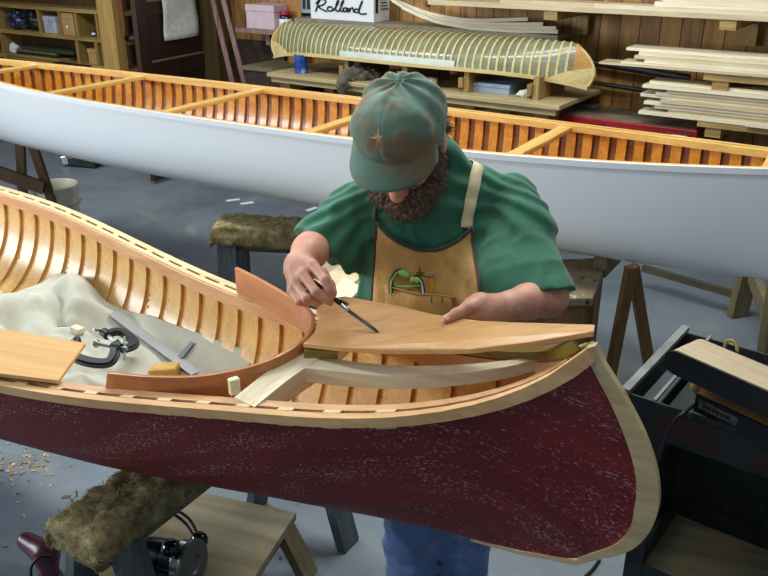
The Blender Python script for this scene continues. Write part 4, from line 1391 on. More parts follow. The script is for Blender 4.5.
lp = spline([(-0.675, 1.846, 0.330), (-0.659, 1.892, 0.335), (-0.610, 1.898, 0.330), (-0.556, 1.879, 0.310), (-0.518, 1.831, 0.280), (-0.501, 1.792, 0.250), (-0.513, 1.755, 0.220), (-0.545, 1.708, 0.208)], 50)
obj('power_cord', MB().tube(lp, 0.0042, 8), M['black'], rt_, smooth=True)
lp = spline([(-0.673, 1.841, 0.320), (-0.656, 1.887, 0.325), (-0.615, 1.893, 0.320), (-0.567, 1.874, 0.300), (-0.532, 1.831, 0.280), (-0.528, 1.795, 0.262), (-0.567, 1.776, 0.250), (-0.618, 1.775, 0.230), (-0.645, 1.764, 0.212)], 50)
obj('power_cord', MB().tube(lp, 0.0042, 8), M['black'], rt_, smooth=True)

mt_ = thing('sanding_tool', 'dark maroon rounded tool on the floor left of the carpeted sawhorse', 'power tool', (-1.109, 2.057, 0.000))
ma = Vector((-1.122, 2.047, 0.085)); mb_ = Vector((-1.045, 2.004, 0.075))
S_ = SDF((ma.x - 0.12, ma.y - 0.15, 0.0), (mb_.x + 0.12, mb_.y + 0.15, 0.2), 0.004)
S_.cone(ma, mb_, 0.028, 0.040, 0.02)
S_.cone(mb_, (mb_.x + 0.02, mb_.y - 0.04, 0.03), 0.036, 0.028, 0.02)
obj('body', S_.mesh(), paint('dark maroon plastic', (72, 24, 44), 0.35, var=0.06), mt_, smooth=True)
obj('base', MB().lathe([(0.034, 0.0), (0.038, 0.004), (0.038, 0.022), (0.02, 0.03)], (mb_.x + 0.02, mb_.y - 0.045, 0.0), n=24), M['black'], mt_, auto=40)
lp = spline([(-1.016, 1.974, 0.090), (-1.037, 1.962, 0.100), (-1.057, 1.948, 0.090), (-1.068, 1.938, 0.060), (-1.057, 1.915, 0.012), (-0.997, 1.833, 0.006)], 30)
obj('power_cord', MB().tube(lp, 0.0045, 8), M['black'], mt_, smooth=True)
tag(obj('floor_cable', MB().tube(spline([(0.687, 2.055, 0.006), (0.650, 2.006, 0.006), (0.594, 1.946, 0.006), (0.518, 1.841, 0.006)], 20), 0.005, 8), M['black'], smooth=True), 'black cable lying on the floor below the tip of the maroon bow', 'cable')

# ---------------------------------------------------------------- supports of the white canoe, bucket, clutter on the far floor
def a_frame(t, apex, feet, w, h, mat, up):
    for f in feet:
        obj('leg', MB().beam(apex, f, w, h, up=up), mat, t, bev=0.003)
brown_v = wood('brown leg wood', (148, 112, 62), (96, 68, 34), 0, 0.65, vert=True)
wn = Vector((-WAX[1], WAX[0], 0)); wx = Vector((WAX[0], WAX[1], 0))
def wcp(t, v, z): 
    return Vector((-.584, 3.792, 0)) + wx * 2.6 * t + wn * v + Vector((0, 0, z))
hz = 0.715
sh1 = thing('sawhorse', 'brown A frame sawhorse under the white canoe, right of the man', 'sawhorse', tuple(wcp(0.60, 0.1, 0)))
obj('beam', MB().beam(wcp(0.64, -0.02, hz - 0.045), wcp(0.64, 0.44, hz - 0.045), 0.05, 0.085), M['old_wood'], sh1)
ap = Vector((1.004, 3.090, 0.614)); 
for f in ((0.972, 3.103, 0.000), (1.206, 3.244, 0.000)):
    f = Vector(f)
    obj('leg', MB().beam(ap + (f - ap).normalized() * 0.02, f, 0.045, 0.034, up=(0.3, -1, 0)), brown_v, sh1, bev=0.003)
ap2 = wcp(0.64, -0.10, hz - 0.09)
0 and obj('gusset', MB().beam(ap + Vector((-0.06, 0.01, -0.20)), ap + Vector((0.10, 0.03, -0.20)), 0.02, 0.06), brown_v, sh1)
dkw0 = wood('dark stretcher wood', (92, 84, 66), (56, 50, 40), R(WC), 0.7)
sh2 = thing('sawhorse', 'grey sawhorse with a broad foot under the right end of the white canoe', 'sawhorse', tuple(wcp(0.9, 0.3, 0)))
fa = Vector((1.824, 3.879, 0.000))
obj('leg', MB().beam(fa + Vector((0.02, 0, 0.0)), fa + Vector((0.06, 0.0, hz - 0.09)), 0.10, 0.05, up=(0.3, -1, 0)), M['old_wood_v'], sh2, bev=0.004)
fb = fa + wn * -0.62 + wx * 0.25
obj('leg', MB().beam(fb, fb + Vector((0.0, 0.06, hz - 0.09)), 0.10, 0.05, up=(0.3, -1, 0)), M['old_wood_v'], sh2, bev=0.004)
obj('beam', MB().beam(fa + Vector((0.06, 0, hz - 0.045)) + wn * 0.1, fb + Vector((0, 0.06, hz - 0.045)) - wn * 0.06, 0.06, 0.085), M['old_wood'], sh2)
obj('stretcher', MB().beam(Vector((1.447, 4.253, 0.120)), fa + Vector((0, 0, 0.12)), 0.03, 0.035), dkw0, sh2)
obj('stretcher', MB().beam(fa + Vector((0.05, 0.0, 0.25)), fb + Vector((0.0, 0.05, 0.25)), 0.03, 0.08), M['old_wood'], sh2)
sh3 = thing('sawhorse', 'dark brown sawhorse under the left end of the white canoe', 'sawhorse', tuple(wcp(-0.62, 0, 0)))
lt1, lt2 = Vector((-2.220, 4.950, 0.681)), Vector((-2.156, 4.950, 0.662))
obj('beam', MB().beam(wcp(-0.60, 0.12, hz - 0.045), wcp(-0.60, 0.40, hz - 0.045), 0.06, 0.085), M['old_wood'], sh3)
dkw = wood('dark leg wood', (110, 82, 46), (64, 46, 26), 0, 0.65, vert=True)
for tp, ft in (((-2.240, 5.000, 0.682), (-2.298, 5.050, 0.395)), ((-2.175, 5.000, 0.669), (-2.152, 5.050, 0.395))):
    tp, ft = Vector(tp), Vector(ft)
    d_ = ft - tp
    ft = tp + d_ * (tp.z / (tp.z - ft.z))
    obj('leg', MB().beam(tp, ft, 0.055, 0.035, up=(0, -1, 0)), dkw, sh3, bev=0.003)
obj('stretcher', MB().beam(Vector((-2.496, 5.020, 0.487)), Vector((-2.153, 5.020, 0.358)), 0.03, 0.08), dkw, sh3)

bc = Vector((-2.157, 5.206, 0.330)); br_ = 0.143
bk_ = thing('bucket', 'off white plastic bucket on the floor behind the far rail of the maroon canoe', 'bucket', (bc.x, bc.y, 0))
bm_ = MB().lathe([(br_ * 0.84, 0.0), (br_ * 0.97, 0.30), (br_ * 1.03, 0.302), (br_ * 1.03, 0.325), (br_ * 0.99, 0.33), (br_ * 0.95, 0.32), (br_ * 0.88, 0.20)], (bc.x, bc.y, 0), n=36)
obj('pail', bm_, M['plastic_white'], bk_, auto=40)
obj('contents', MB().lathe([(br_ * 0.90, 0.21), (br_ * 0.90, 0.222)], (bc.x, bc.y, 0), n=36), paint('brown glue', (132, 104, 70), 0.5), bk_)
obj('handle', MB().tube([Vector((bc.x + br_ * 1.05 * math.cos(a), bc.y + br_ * 1.05 * math.sin(a) - 0.02, 0.27 - 0.06 * math.sin((a + 1.9) * 1.0))) for a in np.linspace(-1.6, 0.4, 16)], 0.003, 6), M['steel'], bk_)

ht = thing('floor_tool', 'small dark power tool on the floor under the white canoe', 'power tool', (-2.708, 7.113, 0.000))
h0 = Vector((-2.737, 6.919, 0.050)); h1 = Vector((-2.440, 6.851, 0.050))
obj('body', MB().beam(h0 + Vector((0.04, 0, 0.01)), h1, 0.10, 0.10), M['iron'], ht, bev=0.012)
obj('nose', MB().beam(h0 - Vector((0.03, 0, 0)), h0 + Vector((0.038, 0, 0.01)), 0.085, 0.08), M['chrome'], ht, bev=0.01)
obj('cord', MB().tube([h1, h1 + Vector((0.15, 0.05, -0.03)), h1 + Vector((0.4, 0.1, -0.042))], 0.008, 6), M['black'], ht)

# paint spattered table behind the man
spm = NM('spattered table top')
vv = spm.coord('Object')
c = spm.ramp(spm.noise(vv, 6, 5, 0.65), [(0.3, lin((112, 98, 76))), (0.7, lin((158, 142, 112)))])
c = spm.mix(spm.ramp(spm.noise(vv, 26, 3, 0.6), [(0.60, (0, 0, 0, 1)), (0.64, (1, 1, 1, 1))]), c, lin((44, 50, 62)))
c = spm.mix(spm.ramp(spm.noise(vv, 17, 3, 0.6, 0.3), [(0.66, (0, 0, 0, 1)), (0.69, (1, 1, 1, 1))]), c, lin((196, 188, 166)))
spm.color(c); spm.set(Roughness=0.7)
tz = 0.66
def low_table(name, label, TL, TR, FR, FL, top, apron_m, z):
    t = thing(name, label, 'table', tuple((TL + FR) / 2 - Vector((0, 0, z))))
    obj('table_top', MB().prism([v_ - Vector((0, 0, 0.032)) for v_ in (FR, TR, TL, FL)], (0, 0, 0.032)), top, t, bev=0.004)
    xd = (FR - FL).normalized(); yd = (TL - FL).normalized()
    obj('front_apron', MB().beam(FR - xd * 0.03 + yd * 0.025 + Vector((0, 0, -0.085)), FL + xd * 0.03 + yd * 0.025 + Vector((0, 0, -0.085)), 0.022, 0.10), apron_m, t)
    for a in (FR - xd * 0.05 + yd * 0.06, TR - xd * 0.05 - yd * 0.05, TL + xd * 0.05 - yd * 0.05, FL + xd * 0.05 + yd * 0.06):
        obj('leg', MB().beam(a - Vector((0, 0, 0.033)), Vector((a.x, a.y, 0)), 0.05, 0.05, up=xd), brown_v, t)
    obj('side_panel', MB().beam(FR - xd * 0.015 + yd * 0.09 + Vector((0, 0, -0.19)), TR - xd * 0.015 - yd * 0.08 + Vector((0, 0, -0.19)), 0.02, 0.30), brown_v, t)
    return t
low_table('work_table', 'low paint spattered table behind the right elbow of the man', Vector((0.452, 2.973, 0.660)), Vector((0.890, 3.027, 0.660)), Vector((0.733, 2.628, 0.660)), Vector((0.300, 2.611, 0.660)), spm.m, brown_v, 0.66)
bgp = paint('blue grey painted edge', (84, 98, 114), 0.5, var=0.15)
dtop = wood('dusty bench top', (188, 172, 140), (142, 128, 100), 0.4, 0.7)
low_table('low_bench', 'low bench with a blue grey front edge behind the deck board, carrying two pale offcuts', Vector((-0.234, 3.090, 0.640)), Vector((0.172, 2.829, 0.640)), Vector((0.028, 2.613, 0.640)), Vector((-0.392, 2.919, 0.640)), dtop, bgp, 0.64)
for k, (pts, lab) in enumerate((([(-0.245, 2.798, 0.641), (-0.164, 2.978, 0.641), (-0.083, 2.856, 0.641), (-0.169, 2.636, 0.641)], 'pale offcut lying under another one on the table left of the man'),
                              ([(-0.197, 2.626, 0.653), (-0.149, 2.808, 0.653), (-0.079, 2.715, 0.653), (-0.131, 2.576, 0.653)], 'pale offcut lying on top of another one on the table left of the man'))):
    tag(obj('offcut', MB().prism(pts, (0, 0, 0.011)), M['board_a'] if k else M['board_c']), lab, 'offcut', 'offcuts on the spattered table')

# ---------------------------------------------------------------- things inside the maroon canoe
def ci(s, v, lift=0.02):
    return Vector(RED.pt(np.array(s), np.array(v), np.array(RED.inner_z(np.array(s), v, 0.0) + lift)))
def to_sv(x, y):
    d_ = np.array([x, y]) - RED.B
    return float(d_ @ RED.ax), float(d_ @ RED.nn)
# cream cloth, rumpled on the bottom of the canoe
edge = [(-1.55, 2.50, 0.7), (-1.47, 2.66, 0.7), (-1.321, 2.567, 0.661), (-1.208, 2.555, 0.685), (-1.136, 2.556, 0.714), (-1.081, 2.546, 0.737), (-1.007, 2.485, 0.731), (-0.868, 2.373, 0.728), (-0.716, 2.262, 0.739), (-0.567, 2.149, 0.758), (-0.436, 2.039, 0.773), (-0.358, 1.966, 0.777), (-0.370, 1.930, 0.752), (-0.47, 1.88, 0.706), (-0.60, 1.86, 0.70), (-0.75, 1.86, 0.70), (-0.92, 1.88, 0.74), (-1.08, 1.96, 0.76), (-1.25, 2.06, 0.78), (-1.40, 2.20, 0.78)]
E_ = spline(edge + [edge[0]], 110)[:-1]
cen = np.array((-0.85, 2.18, 0.66))
vs, fs = [], []
nr_, na = 34, len(E_)
for r in range(nr_ + 1):
    f = (r / nr_)
    for k in range(na):
        p = cen + (E_[k] - cen) * f
        s_, v_ = to_sv(p[0], p[1])
        s_ = min(max(s_, 0.45), 2.4)
        zi = RED.inner_z(np.array(s_), max(min(v_, float(RED.w(np.array(s_))) - 0.03), -float(RED.w(np.array(s_))) + 0.03), 0.0) + 0.031
        vs.append([p[0], p[1], zi])
V = np.array(vs)
P2 = V.copy(); P2[:, 2] = 0
ca, sa = math.cos(R(CA)), math.sin(R(CA))
al = (P2[:, 0] * ca + P2[:, 1] * sa); ac = (-P2[:, 0] * sa + P2[:, 1] * ca)
Q = np.stack([al * 0.7 + ac * 0.5, ac - al * 0.3, al * 0], -1)
wgt = np.clip((-P2[:, 0] - 0.55) / 0.35, 0.12, 1.0)
edge_f = np.repeat(np.arange(nr_ + 1) / nr_, na); wgt = wgt * (1 - 0.75 * edge_f ** 3)
fold = np.abs(vnoise(Q + 3.1, 9.0) - 0.5) * 0.17 + vnoise(Q + 7.7, 4.0) * 0.06 + np.abs(vnoise(Q + 1.3, 20) - 0.5) * 0.045
V[:, 2] += fold * wgt
pk = np.array((-1.06, 2.46, 0.8))
V[:, 2] += 0.045 * np.exp(-(((V[:, 0] - pk[0]) / 0.14) ** 2 + ((V[:, 1] - pk[1]) / 0.09) ** 2))
for r in range(nr_):
    for k in range(na):
        k2 = (k + 1) % na
        fs.append((r * na + k, r * na + k2, (r + 1) * na + k2, (r + 1) * na + k))
cl = obj('drop_cloth', MB().add(V.tolist(), fs), cloth('cream cotton', (190, 190, 174), weave=500, var=0.05), smooth=True, fix=True)
sm_ = cl.modifiers.new('thickness', 'SOLIDIFY'); sm_.thickness = 0.003; sm_.offset = -1
tag(cl, 'rumpled cream cotton cloth spread in the bottom of the maroon canoe', 'cloth')
bvh = BVHTree.FromPolygons([tuple(p) for p in V.tolist()], fs)
def on_cloth(x, y, dz=0.0):
    h = bvh.ray_cast(Vector((x, y, 3)), Vector((0, 0, -1)))
    return Vector((x, y, (h[0].z if h[0] else 0.68) + dz))
def beam_on(a, b, w, h, lift=0.0):
    za, zb_ = on_cloth(a[0], a[1]).z, on_cloth(b[0], b[1]).z
    mids = [on_cloth(a[0] + (b[0] - a[0]) * f, a[1] + (b[1] - a[1]) * f).z - (za + (zb_ - za) * f) for f in np.linspace(0, 1, 9)]
    up_ = max(0, max(mids)) + h / 2 + 0.001 + lift
    return Vector((a[0], a[1], za + up_)), Vector((b[0], b[1], zb_ + up_))
a, b = beam_on((-0.835, 2.292, 0.7), (-0.522, 2.000, 0.7), 0.034, 0.003, 0.005)
rl = obj('steel_rule', MB().beam(a, b, 0.034, 0.003), paint('pale steel', (176, 188, 200), 0.3, 0.7, 0.04))
tag(rl, 'flat pale steel rule lying on the cream cloth', 'ruler')
a, b = beam_on((-0.55, 2.104, 0.7), (-0.595, 2.055, 0.7), 0.016, 0.005, 0.004)
fl = thing('file', 'short grey steel file lying on the cream cloth right of the steel rule', 'file', tuple((a + b) / 2))
obj('blade', MB().beam(a, b, 0.018, 0.005), M['steel'], fl)
obj('tang', MB().beam(b, b + (b - a).normalized() * 0.03, 0.006, 0.004), M['iron'], fl)
c_ = on_cloth(-0.915, 2.2)
tag(obj('wood_offcut', MB().box(c_ + Vector((0, 0, 0.010)), (0.042, 0.024, 0.016), R(-35)), M['board_b'], bev=0.002), 'tiny pale offcut on the cream cloth left of the steel rule', 'offcut')
c_ = on_cloth(-0.61, 2.015)
S_ = MB()
mb = MB().prism([c_ + Vector(q) for q in ((-0.045, -0.025, 0.002), (0.035, -0.03, 0.002), (0.038, 0.02, 0.002), (-0.04, 0.025, 0.002))], (0, 0, 0.044))
for k in (4, 7): mb.v[k] = (mb.v[k][0], mb.v[k][1], mb.v[k][2] - 0.010)
yk = obj('sanding_block', mb, wood('yellow block wood', (212, 178, 96), (184, 146, 66), R(CA), 0.6), bev=0.008)
tag(yk, 'rounded yellowish wooden block on the cloth behind the reddish coaming', 'block')
# pale panel on the near rail
P4 = [(-1.002, 1.592, 0.952), (-0.834, 1.560, 0.950), (-0.695, 1.529, 0.948), (-0.746, 1.827, 0.885), (-1.010, 1.938, 0.875), (-1.266, 2.022, 0.870)]
pnl = obj('thin_board', MB().prism([Vector(P4[0]), Vector(P4[2]), Vector(P4[3]), Vector(P4[5])], (0, 0, 0.009)), M['panel'], bev=0.001)
tag(pnl, 'thin pale board lying across the cloth onto the near rail of the maroon canoe', 'board')
# two clamps
def c_clamp(label, a, b, depth_dir, name='clamp', scr=0.10):
    """a: fixed jaw end, b: screw jaw end, both on the open side"""
    a, b = Vector(a), Vector(b)
    t = thing(name, label, 'clamp', tuple((a + b) / 2), 'dark clamps on the cream cloth')
    dd_ = Vector(depth_dir)
    ux_ = (b - a).normalized()
    pth = spline([a, a + dd_ * 0.55, a + dd_ * 0.95 + ux_ * 0.015, a + dd_ * 1.08 + (b - a) * 0.5, b + dd_ * 0.95 - ux_ * 0.015, b + dd_ * 0.55, b], 40)
    nn_ = ux_.cross(dd_).normalized()
    secs = []
    for i in range(40):
        tq = Vector(pth[min(i + 1, 39)]) - Vector(pth[max(i - 1, 0)]); tq.normalize()
        o_ = tq.cross(nn_)
        c2 = Vector(pth[i])
        secs.append([c2 + o_ * u_ + nn_ * v_ for u_, v_ in ((-0.013, -0.004), (-0.005, -0.004), (-0.005, -0.009), (0.013, -0.009), (0.013, 0.009), (-0.005, 0.009), (-0.005, 0.004), (-0.013, 0.004))])
    obj('frame', MB().sweep(None, secs), M['iron'], t, auto=45)
    obj('fixed_jaw', MB().lathe([(0.011, 0), (0.011, 0.010), (0.007, 0.014)], a - ux_ * 0.002, ux_, 16), M['iron'], t, auto=40)
    obj('boss', MB().lathe([(0.013, -0.012), (0.013, 0.016)], b, ux_, 16), M['iron'], t, auto=40)
    s0, s1 = b - ux_ * 0.055, b + ux_ * scr
    sc2 = obj('screw', MB().tube([s0, s1], 0.0058, 12), M['steel'], t, auto=40)
    obj('swivel_pad', MB().lathe([(0.006, 0.0), (0.012, -0.006), (0.012, -0.011)], s0, ux_, 16), M['steel'], sc2, auto=40)
    hd = (nn_ * 0.4 + dd_.normalized() * 0.9).normalized()
    obj('tommy_bar', MB().tube([s1 - ux_ * 0.008 - hd * 0.035, s1 - ux_ * 0.008 + hd * 0.035], 0.0034, 8), M['steel'], sc2, auto=40)
    return t
c_clamp('dark iron C clamp on the cream cloth, beside the corner of the pale panel', (-0.853, 2.028, 0.800), (-0.729, 1.986, 0.800), Vector((-0.792, 1.937, 0.780)) - Vector((-0.800, 2.004, 0.800)), scr=0.035)
c_clamp('dark iron C clamp half hidden behind the other, its jaw under the steel rule', (-0.726, 2.035, 0.765), (-0.800, 2.115, 0.775), Vector((-0.737, 2.119, 0.760)) - Vector((-0.764, 2.078, 0.765)), scr=0.03)
# chip held between coaming and rail
mb = MB().box(Vector((-0.300, 1.431, 1.000)), (0.022, 0.016, 0.036), 0.6, )
tag(obj('wedge', mb, M['white_wood'], bev=0.003), 'small pale wedge standing against the near end of the deck beam', 'wedge')

# shavings: reddish crumbs in the canoe, chips on the floor
def crumbs(name, pts, size, mat, label):
    mb = MB()
    for p in pts:
        k = size * (0.5 + rng.random())
        Mx = Matrix.Rotation(rng.random() * 6.28, 3, Vector(rng.normal(0, 1, 3)).normalized())
        mb.box(p, (k, k * 0.6, k * 0.15), M=Mx)
    o = obj(name, mb, mat)
    tag(o, label, 'shavings', kind='stuff')
pts = []
for cxy, sp, nn_ in (((-0.683, 2.287), 0.035, 40), ((-0.773, 2.338), 0.03, 30), ((-1.074, 2.59), 0.02, 14), ((-1.296, 2.718), 0.015, 8)):
    s_, v_ = to_sv(cxy[0], cxy[1])
    for _ in range(nn_):
        q, w_ = s_ + rng.normal(0, sp * 1.5), v_ + rng.normal(0, sp * 0.8)
        pts.append(ci(q, w_, 0.023))
crumbs('wood_crumbs', pts, 0.009, paint('reddish crumbs', (184, 112, 62), 0.7), 'reddish wood crumbs scattered inside the far side of the maroon canoe')
pts = [Vector((rng.uniform(-1.6, 2.2), rng.uniform(1.2, 4.0), 0.002)) for _ in range(380)]
pts += [Vector((-1.338, 2.586, 0.000)) + Vector((rng.normal(0, 0.07), rng.normal(0, 0.09), 0.002)) for _ in range(70)]
crumbs('floor_shavings', pts, 0.012, paint('floor chips', (196, 164, 106), 0.7), 'pale wood chips scattered over the blue grey floor')
mb = MB()
for p in ((-1.133, 5.911, 0.003), (-1.016, 5.836, 0.003), (-0.522, 5.691, 0.003)):
    mb.box(p, (0.10, 0.04, 0.003), rng.random())
tag(obj('paper_bits', mb, M['white_paint']), 'bits of white paper on the floor beyond the maroon canoe', 'paper', kind='stuff')

# ---------------------------------------------------------------- belt sander on a dark steel stand
dsm = NM('dark green steel')
vv = dsm.coord('Object')
c = dsm.ramp(dsm.noise(vv, 8, 5, 0.65), [(0.3, lin((30, 36, 36))), (0.7, lin((60, 68, 66)))])
c = dsm.mix(dsm.ramp(dsm.noise(vv, 40, 4, 0.7), [(0.62, (0, 0, 0, 1)), (0.72, (0.7, 0.7, 0.7, 1))]), c, lin((120, 112, 90)))
dsm.color(c); dsm.set(Roughness=0.5, Metallic=0.4)
rsm = NM('peeling red on steel')
vv = rsm.coord('Object')
c = rsm.ramp(rsm.noise(vv, 9, 5, 0.65), [(0.46, lin((40, 46, 48))), (0.58, lin((60, 32, 34))), (0.68, lin((72, 36, 38))), (0.76, lin((120, 126, 134)))])
rsm.color(c); rsm.set(Roughness=0.45, Metallic=0.2)
SK = Vector((0.611, 1.836, 0)); sq = Vector((.797, -.604, 0)); sr = Vector((.604, .797, 0)); SA = math.atan2(sq.y, sq.x)
def sp_(q, r, z): return SK + sq * q + sr * r + Vector((0, 0, z))
def sbox(q0, q1, r0, r1, z0, z1_): return MB().box(sp_((q0 + q1) / 2, (r0 + r1) / 2, (z0 + z1_) / 2), (abs(q1 - q0), abs(r1 - r0), abs(z1_ - z0)), SA)
barm = paint('worn grey bar', (128, 130, 126), 0.5, 0.3)
st = thing('sander_stand', 'dark steel stand with a dusty bottom tray carrying the belt sander', 'stand', tuple(sp_(0.4, 0.25, 0)))
SL, SD = 0.86, 0.46
obj('front_apron', sbox(0, SL, 0.0, 0.006, 0.645, 0.75), dsm.m, st)
obj('peeling_panel', sbox(0.10, SL - 0.03, -0.003, -0.0005, 0.655, 0.735), rsm.m, st)
obj('end_apron', sbox(0, 0.006, 0.007, SD, 0.655, 0.742), dsm.m, st)
obj('end_apron', sbox(SL - 0.006, SL, 0.007, SD, 0.655, 0.742), dsm.m, st)
obj('back_apron', sbox(0.007, SL - 0.007, SD - 0.006, SD, 0.655, 0.742), dsm.m, st)
obj('cross_bar', MB().beam(sp_(0.012, -0.005, 0.756), sp_(0.012, SD, 0.756), 0.022, 0.014), barm, st)
obj('cross_bar', MB().beam(sp_(0.085, 0.008, 0.748), sp_(0.085, SD, 0.748), 0.008, 0.008), barm, st)
obj('back_sheet', sbox(0.085, SL - 0.09, SD - 0.030, SD - 0.026, 0.12, 0.66), dsm.m, st)
obj('side_sheet', sbox(0.055, 0.059, 0.06, SD - 0.03, 0.12, 0.66), dsm.m, st)
obj('inner_deck', sbox(0.10, SL - 0.01, 0.01, SD - 0.01, 0.690, 0.70), dsm.m, st)
for q in (0.08, SL - 0.11):
    for r in (0.06, SD - 0.03):
        lg = MB()
        s1 = 1 if q < 0.4 else -1; s2 = 1 if r < 0.2 else -1
        lg.add([], [])
        lg.beam(sp_(q, r, 0.66), sp_(q, r, 0.0), 0.05, 0.004, up=sr)
        lg.beam(sp_(q - 0.022 * 1, r + 0.024 * s2, 0.66), sp_(q - 0.022, r + 0.024 * s2, 0.0), 0.004, 0.05, up=sr)
        obj('leg', lg, dsm.m, st)
tzb = 0.13
tray = obj('tray', sbox(0.085, SL - 0.115, 0.065, SD - 0.035, tzb - 0.006, tzb), pmat.m, st)
for a in ((0.083, 0.087, 0.07, SD - 0.04), (SL - 0.119, SL - 0.115, 0.07, SD - 0.04), (0.09, SL - 0.12, SD - 0.038, SD - 0.034), (0.09, SL - 0.12, 0.062, 0.066)):
    obj('lip', sbox(*a, tzb - 0.006, tzb + 0.065), dsm.m, tray)
# sander
bs = thing('belt_sander', 'stationary belt sander with a tan belt and black side at the right edge', 'belt sander', tuple(sp_(0.3, 0.25, 0.70)))
e1 = Vector((.593, -.805, 0)); e2 = Vector((.805, .593, 0)); EA = math.atan2(e1.y, e1.x)
B0 = (Vector((0.696, 1.792, 0.895)) + Vector((0.789, 1.869, 0.895))) / 2
bwid = 0.112
BL = 0.50
def bpt(a, b, z): return Vector((B0.x, B0.y, 0)) + e1 * a + e2 * b + Vector((0, 0, z))
zr = 0.897; rr_ = 0.030
def stadium(r, x0, x1, zc, n=14):
    pts = []
    for k in range(n + 1):
        th = math.pi / 2 + math.pi * k / n
        pts.append((x0 + r * math.cos(th), zc + r * math.sin(th)))
    for k in range(n + 1):
        th = -math.pi / 2 + math.pi * k / n
        pts.append((x1 + r * math.cos(th), zc + r * math.sin(th)))
    return pts
def stad(r, b0, b1, x0=0.03, x1=BL):
    P_ = stadium(r, x0, x1, zr - rr_)
    return MB().prism([bpt(x, b0, z) for x, z in P_], e2 * (b1 - b0))
belt = wood('tan sanding belt', (196, 178, 148), (172, 152, 120), EA, 0.8)
obj('belt', stad(rr_, -bwid / 2 + 0.004, bwid / 2 - 0.004), belt, bs, auto=40)
blk = paint('black side cover', (24, 28, 30), 0.4, var=0.2)
obj('side_cover', stad(rr_ + 0.001, -bwid / 2 - 0.004, -bwid / 2 + 0.0035), blk, bs, auto=40)
obj('side_cover', stad(rr_ - 0.002, bwid / 2 - 0.0035, bwid / 2 + 0.004), blk, bs, auto=40)
obj('under_frame', MB().box(bpt(0.30, 0.03, zr - 2 * rr_ - 0.012), (0.40, bwid * 0.5, 0.022), EA), blk, bs)
hc = bpt(0.28, -0.02, 0.765)
tan_ = paint('tan enamel', (176, 138, 84), 0.5, var=0.08)
hq = Vector((0.776, 1.762, 0.745)); 
def hp(a, b, z): return Vector((hq.x, hq.y, 0)) + e1 * a + e2 * b + Vector((0, 0, z))
obj('housing', MB().prism([hp(0.0, 0.0, 0.790), hp(0.0, 0.07, 0.822), hp(0.0, 0.13, 0.822), hp(0.0, 0.13, 0.735), hp(0.0, 0.0, 0.735)], e1 * 0.40), tan_, bs, bev=0.004)
fr = obj('front_cover', MB().box(hp(0.20, -0.004, 0.764), (0.40, 0.006, 0.050), EA), blk, bs, bev=0.002)
pl_ = obj('name_plate', MB().box(hp(0.065, -0.0082, 0.767), (0.105, 0.0016, 0.024), EA), paint('worn plate', (96, 102, 108), 0.4, 0.6, 0.3, 60), fr)
mb = MB()
for a0, a1 in ((0.025, 0.034), (0.037, 0.046), (0.049, 0.060), (0.063, 0.070), (0.073, 0.084), (0.087, 0.098)):
    mb.box(hp((a0 + a1) / 2, -0.0093, 0.767), (a1 - a0, 0.0006, 0.009), EA)
obj('plate_marks', mb, blk, fr)
for k in range(3):
    a = 0.035 + 0.038 * k
    obj('vent_slot', MB().beam(hp(a, 0.026, 0.8035), hp(a + 0.004, 0.060, 0.8190), 0.016, 0.004, up=(0, 0, 1)), M['black'], bs)
obj('tension_knob', MB().lathe([(0.010, 0), (0.022, 0.006), (0.026, 0.02), (0.020, 0.034), (0.006, 0.038)], hp(-0.004, 0.045, 0.785), -e1, 22), paint('yellowed knob', (190, 158, 84), 0.45), bs, smooth=True)
obj('clip', MB().tube(spline([bpt(0.085, bwid / 2 + 0.004, zr - 0.02), bpt(0.08, bwid / 2 + 0.012, zr + 0.012), bpt(0.10, bwid / 2 + 0.016, zr + 0.016), bpt(0.115, bwid / 2 + 0.010, zr - 0.004)], 14), 0.004, 8), M['shelf'], bs, smooth=True)
for a in (0.06, 0.34):
    obj('foot', MB().box(hp(a, 0.10, 0.7178), (0.04, 0.06, 0.033), EA), blk, bs)
obj('power_cord', MB().tube(spline([hp(0.0, 0.0, 0.755), (0.707, 1.649, 0.806), (0.679, 1.639, 0.782), (0.662, 1.636, 0.724), (0.653, 1.636, 0.649), (0.662, 1.645, 0.493)], 30), 0.0045, 8), M['black'], bs, smooth=True)
w0_ = sp_(0.60, 0.14, tzb)
S_ = SDF((w0_.x - 0.1, w0_.y - 0.1, tzb - 0.01), (w0_.x + 0.1, w0_.y + 0.1, tzb + 0.1), 0.005)

# ---------------------------------------------------------------- the man
def nrm(v): 
    v = np.array(v, float); return v / np.linalg.norm(v)
H0 = np.array((0.040, 1.779, 1.409))            # middle of the skull
HF = nrm((-0.14, -0.69, -0.63))            # where the face points
HR = nrm(np.cross(HF, (-0.20, -0.66, 0.72)))
if HR[0] < 0: HR = -HR
HU = np.cross(HR, HF)
if HU[2] < 0: HU = -HU
HM = np.stack([HR, HF, HU], 1)
def hp_(r, f, u): return H0 + HR * r + HF * f + HU * u

RSh = np.array((-0.062, 1.884, 1.225)); REl = np.array((-0.159, 1.803, 1.163)); RWr = np.array((-0.184, 1.652, 1.178))
LSh = np.array((0.301, 1.851, 1.248)); LEl = np.array((0.353, 1.613, 1.114)); LWr = np.array((0.224, 1.519, 1.129))
NB = np.array((0.118, 1.905, 1.300))
PEL = np.array((0.125, 1.86, 0.93))

person = thing('person', 'bearded man in green cap, green shirt and tan apron bent over the maroon canoe', 'person', (0.125, 1.86, 0.0))

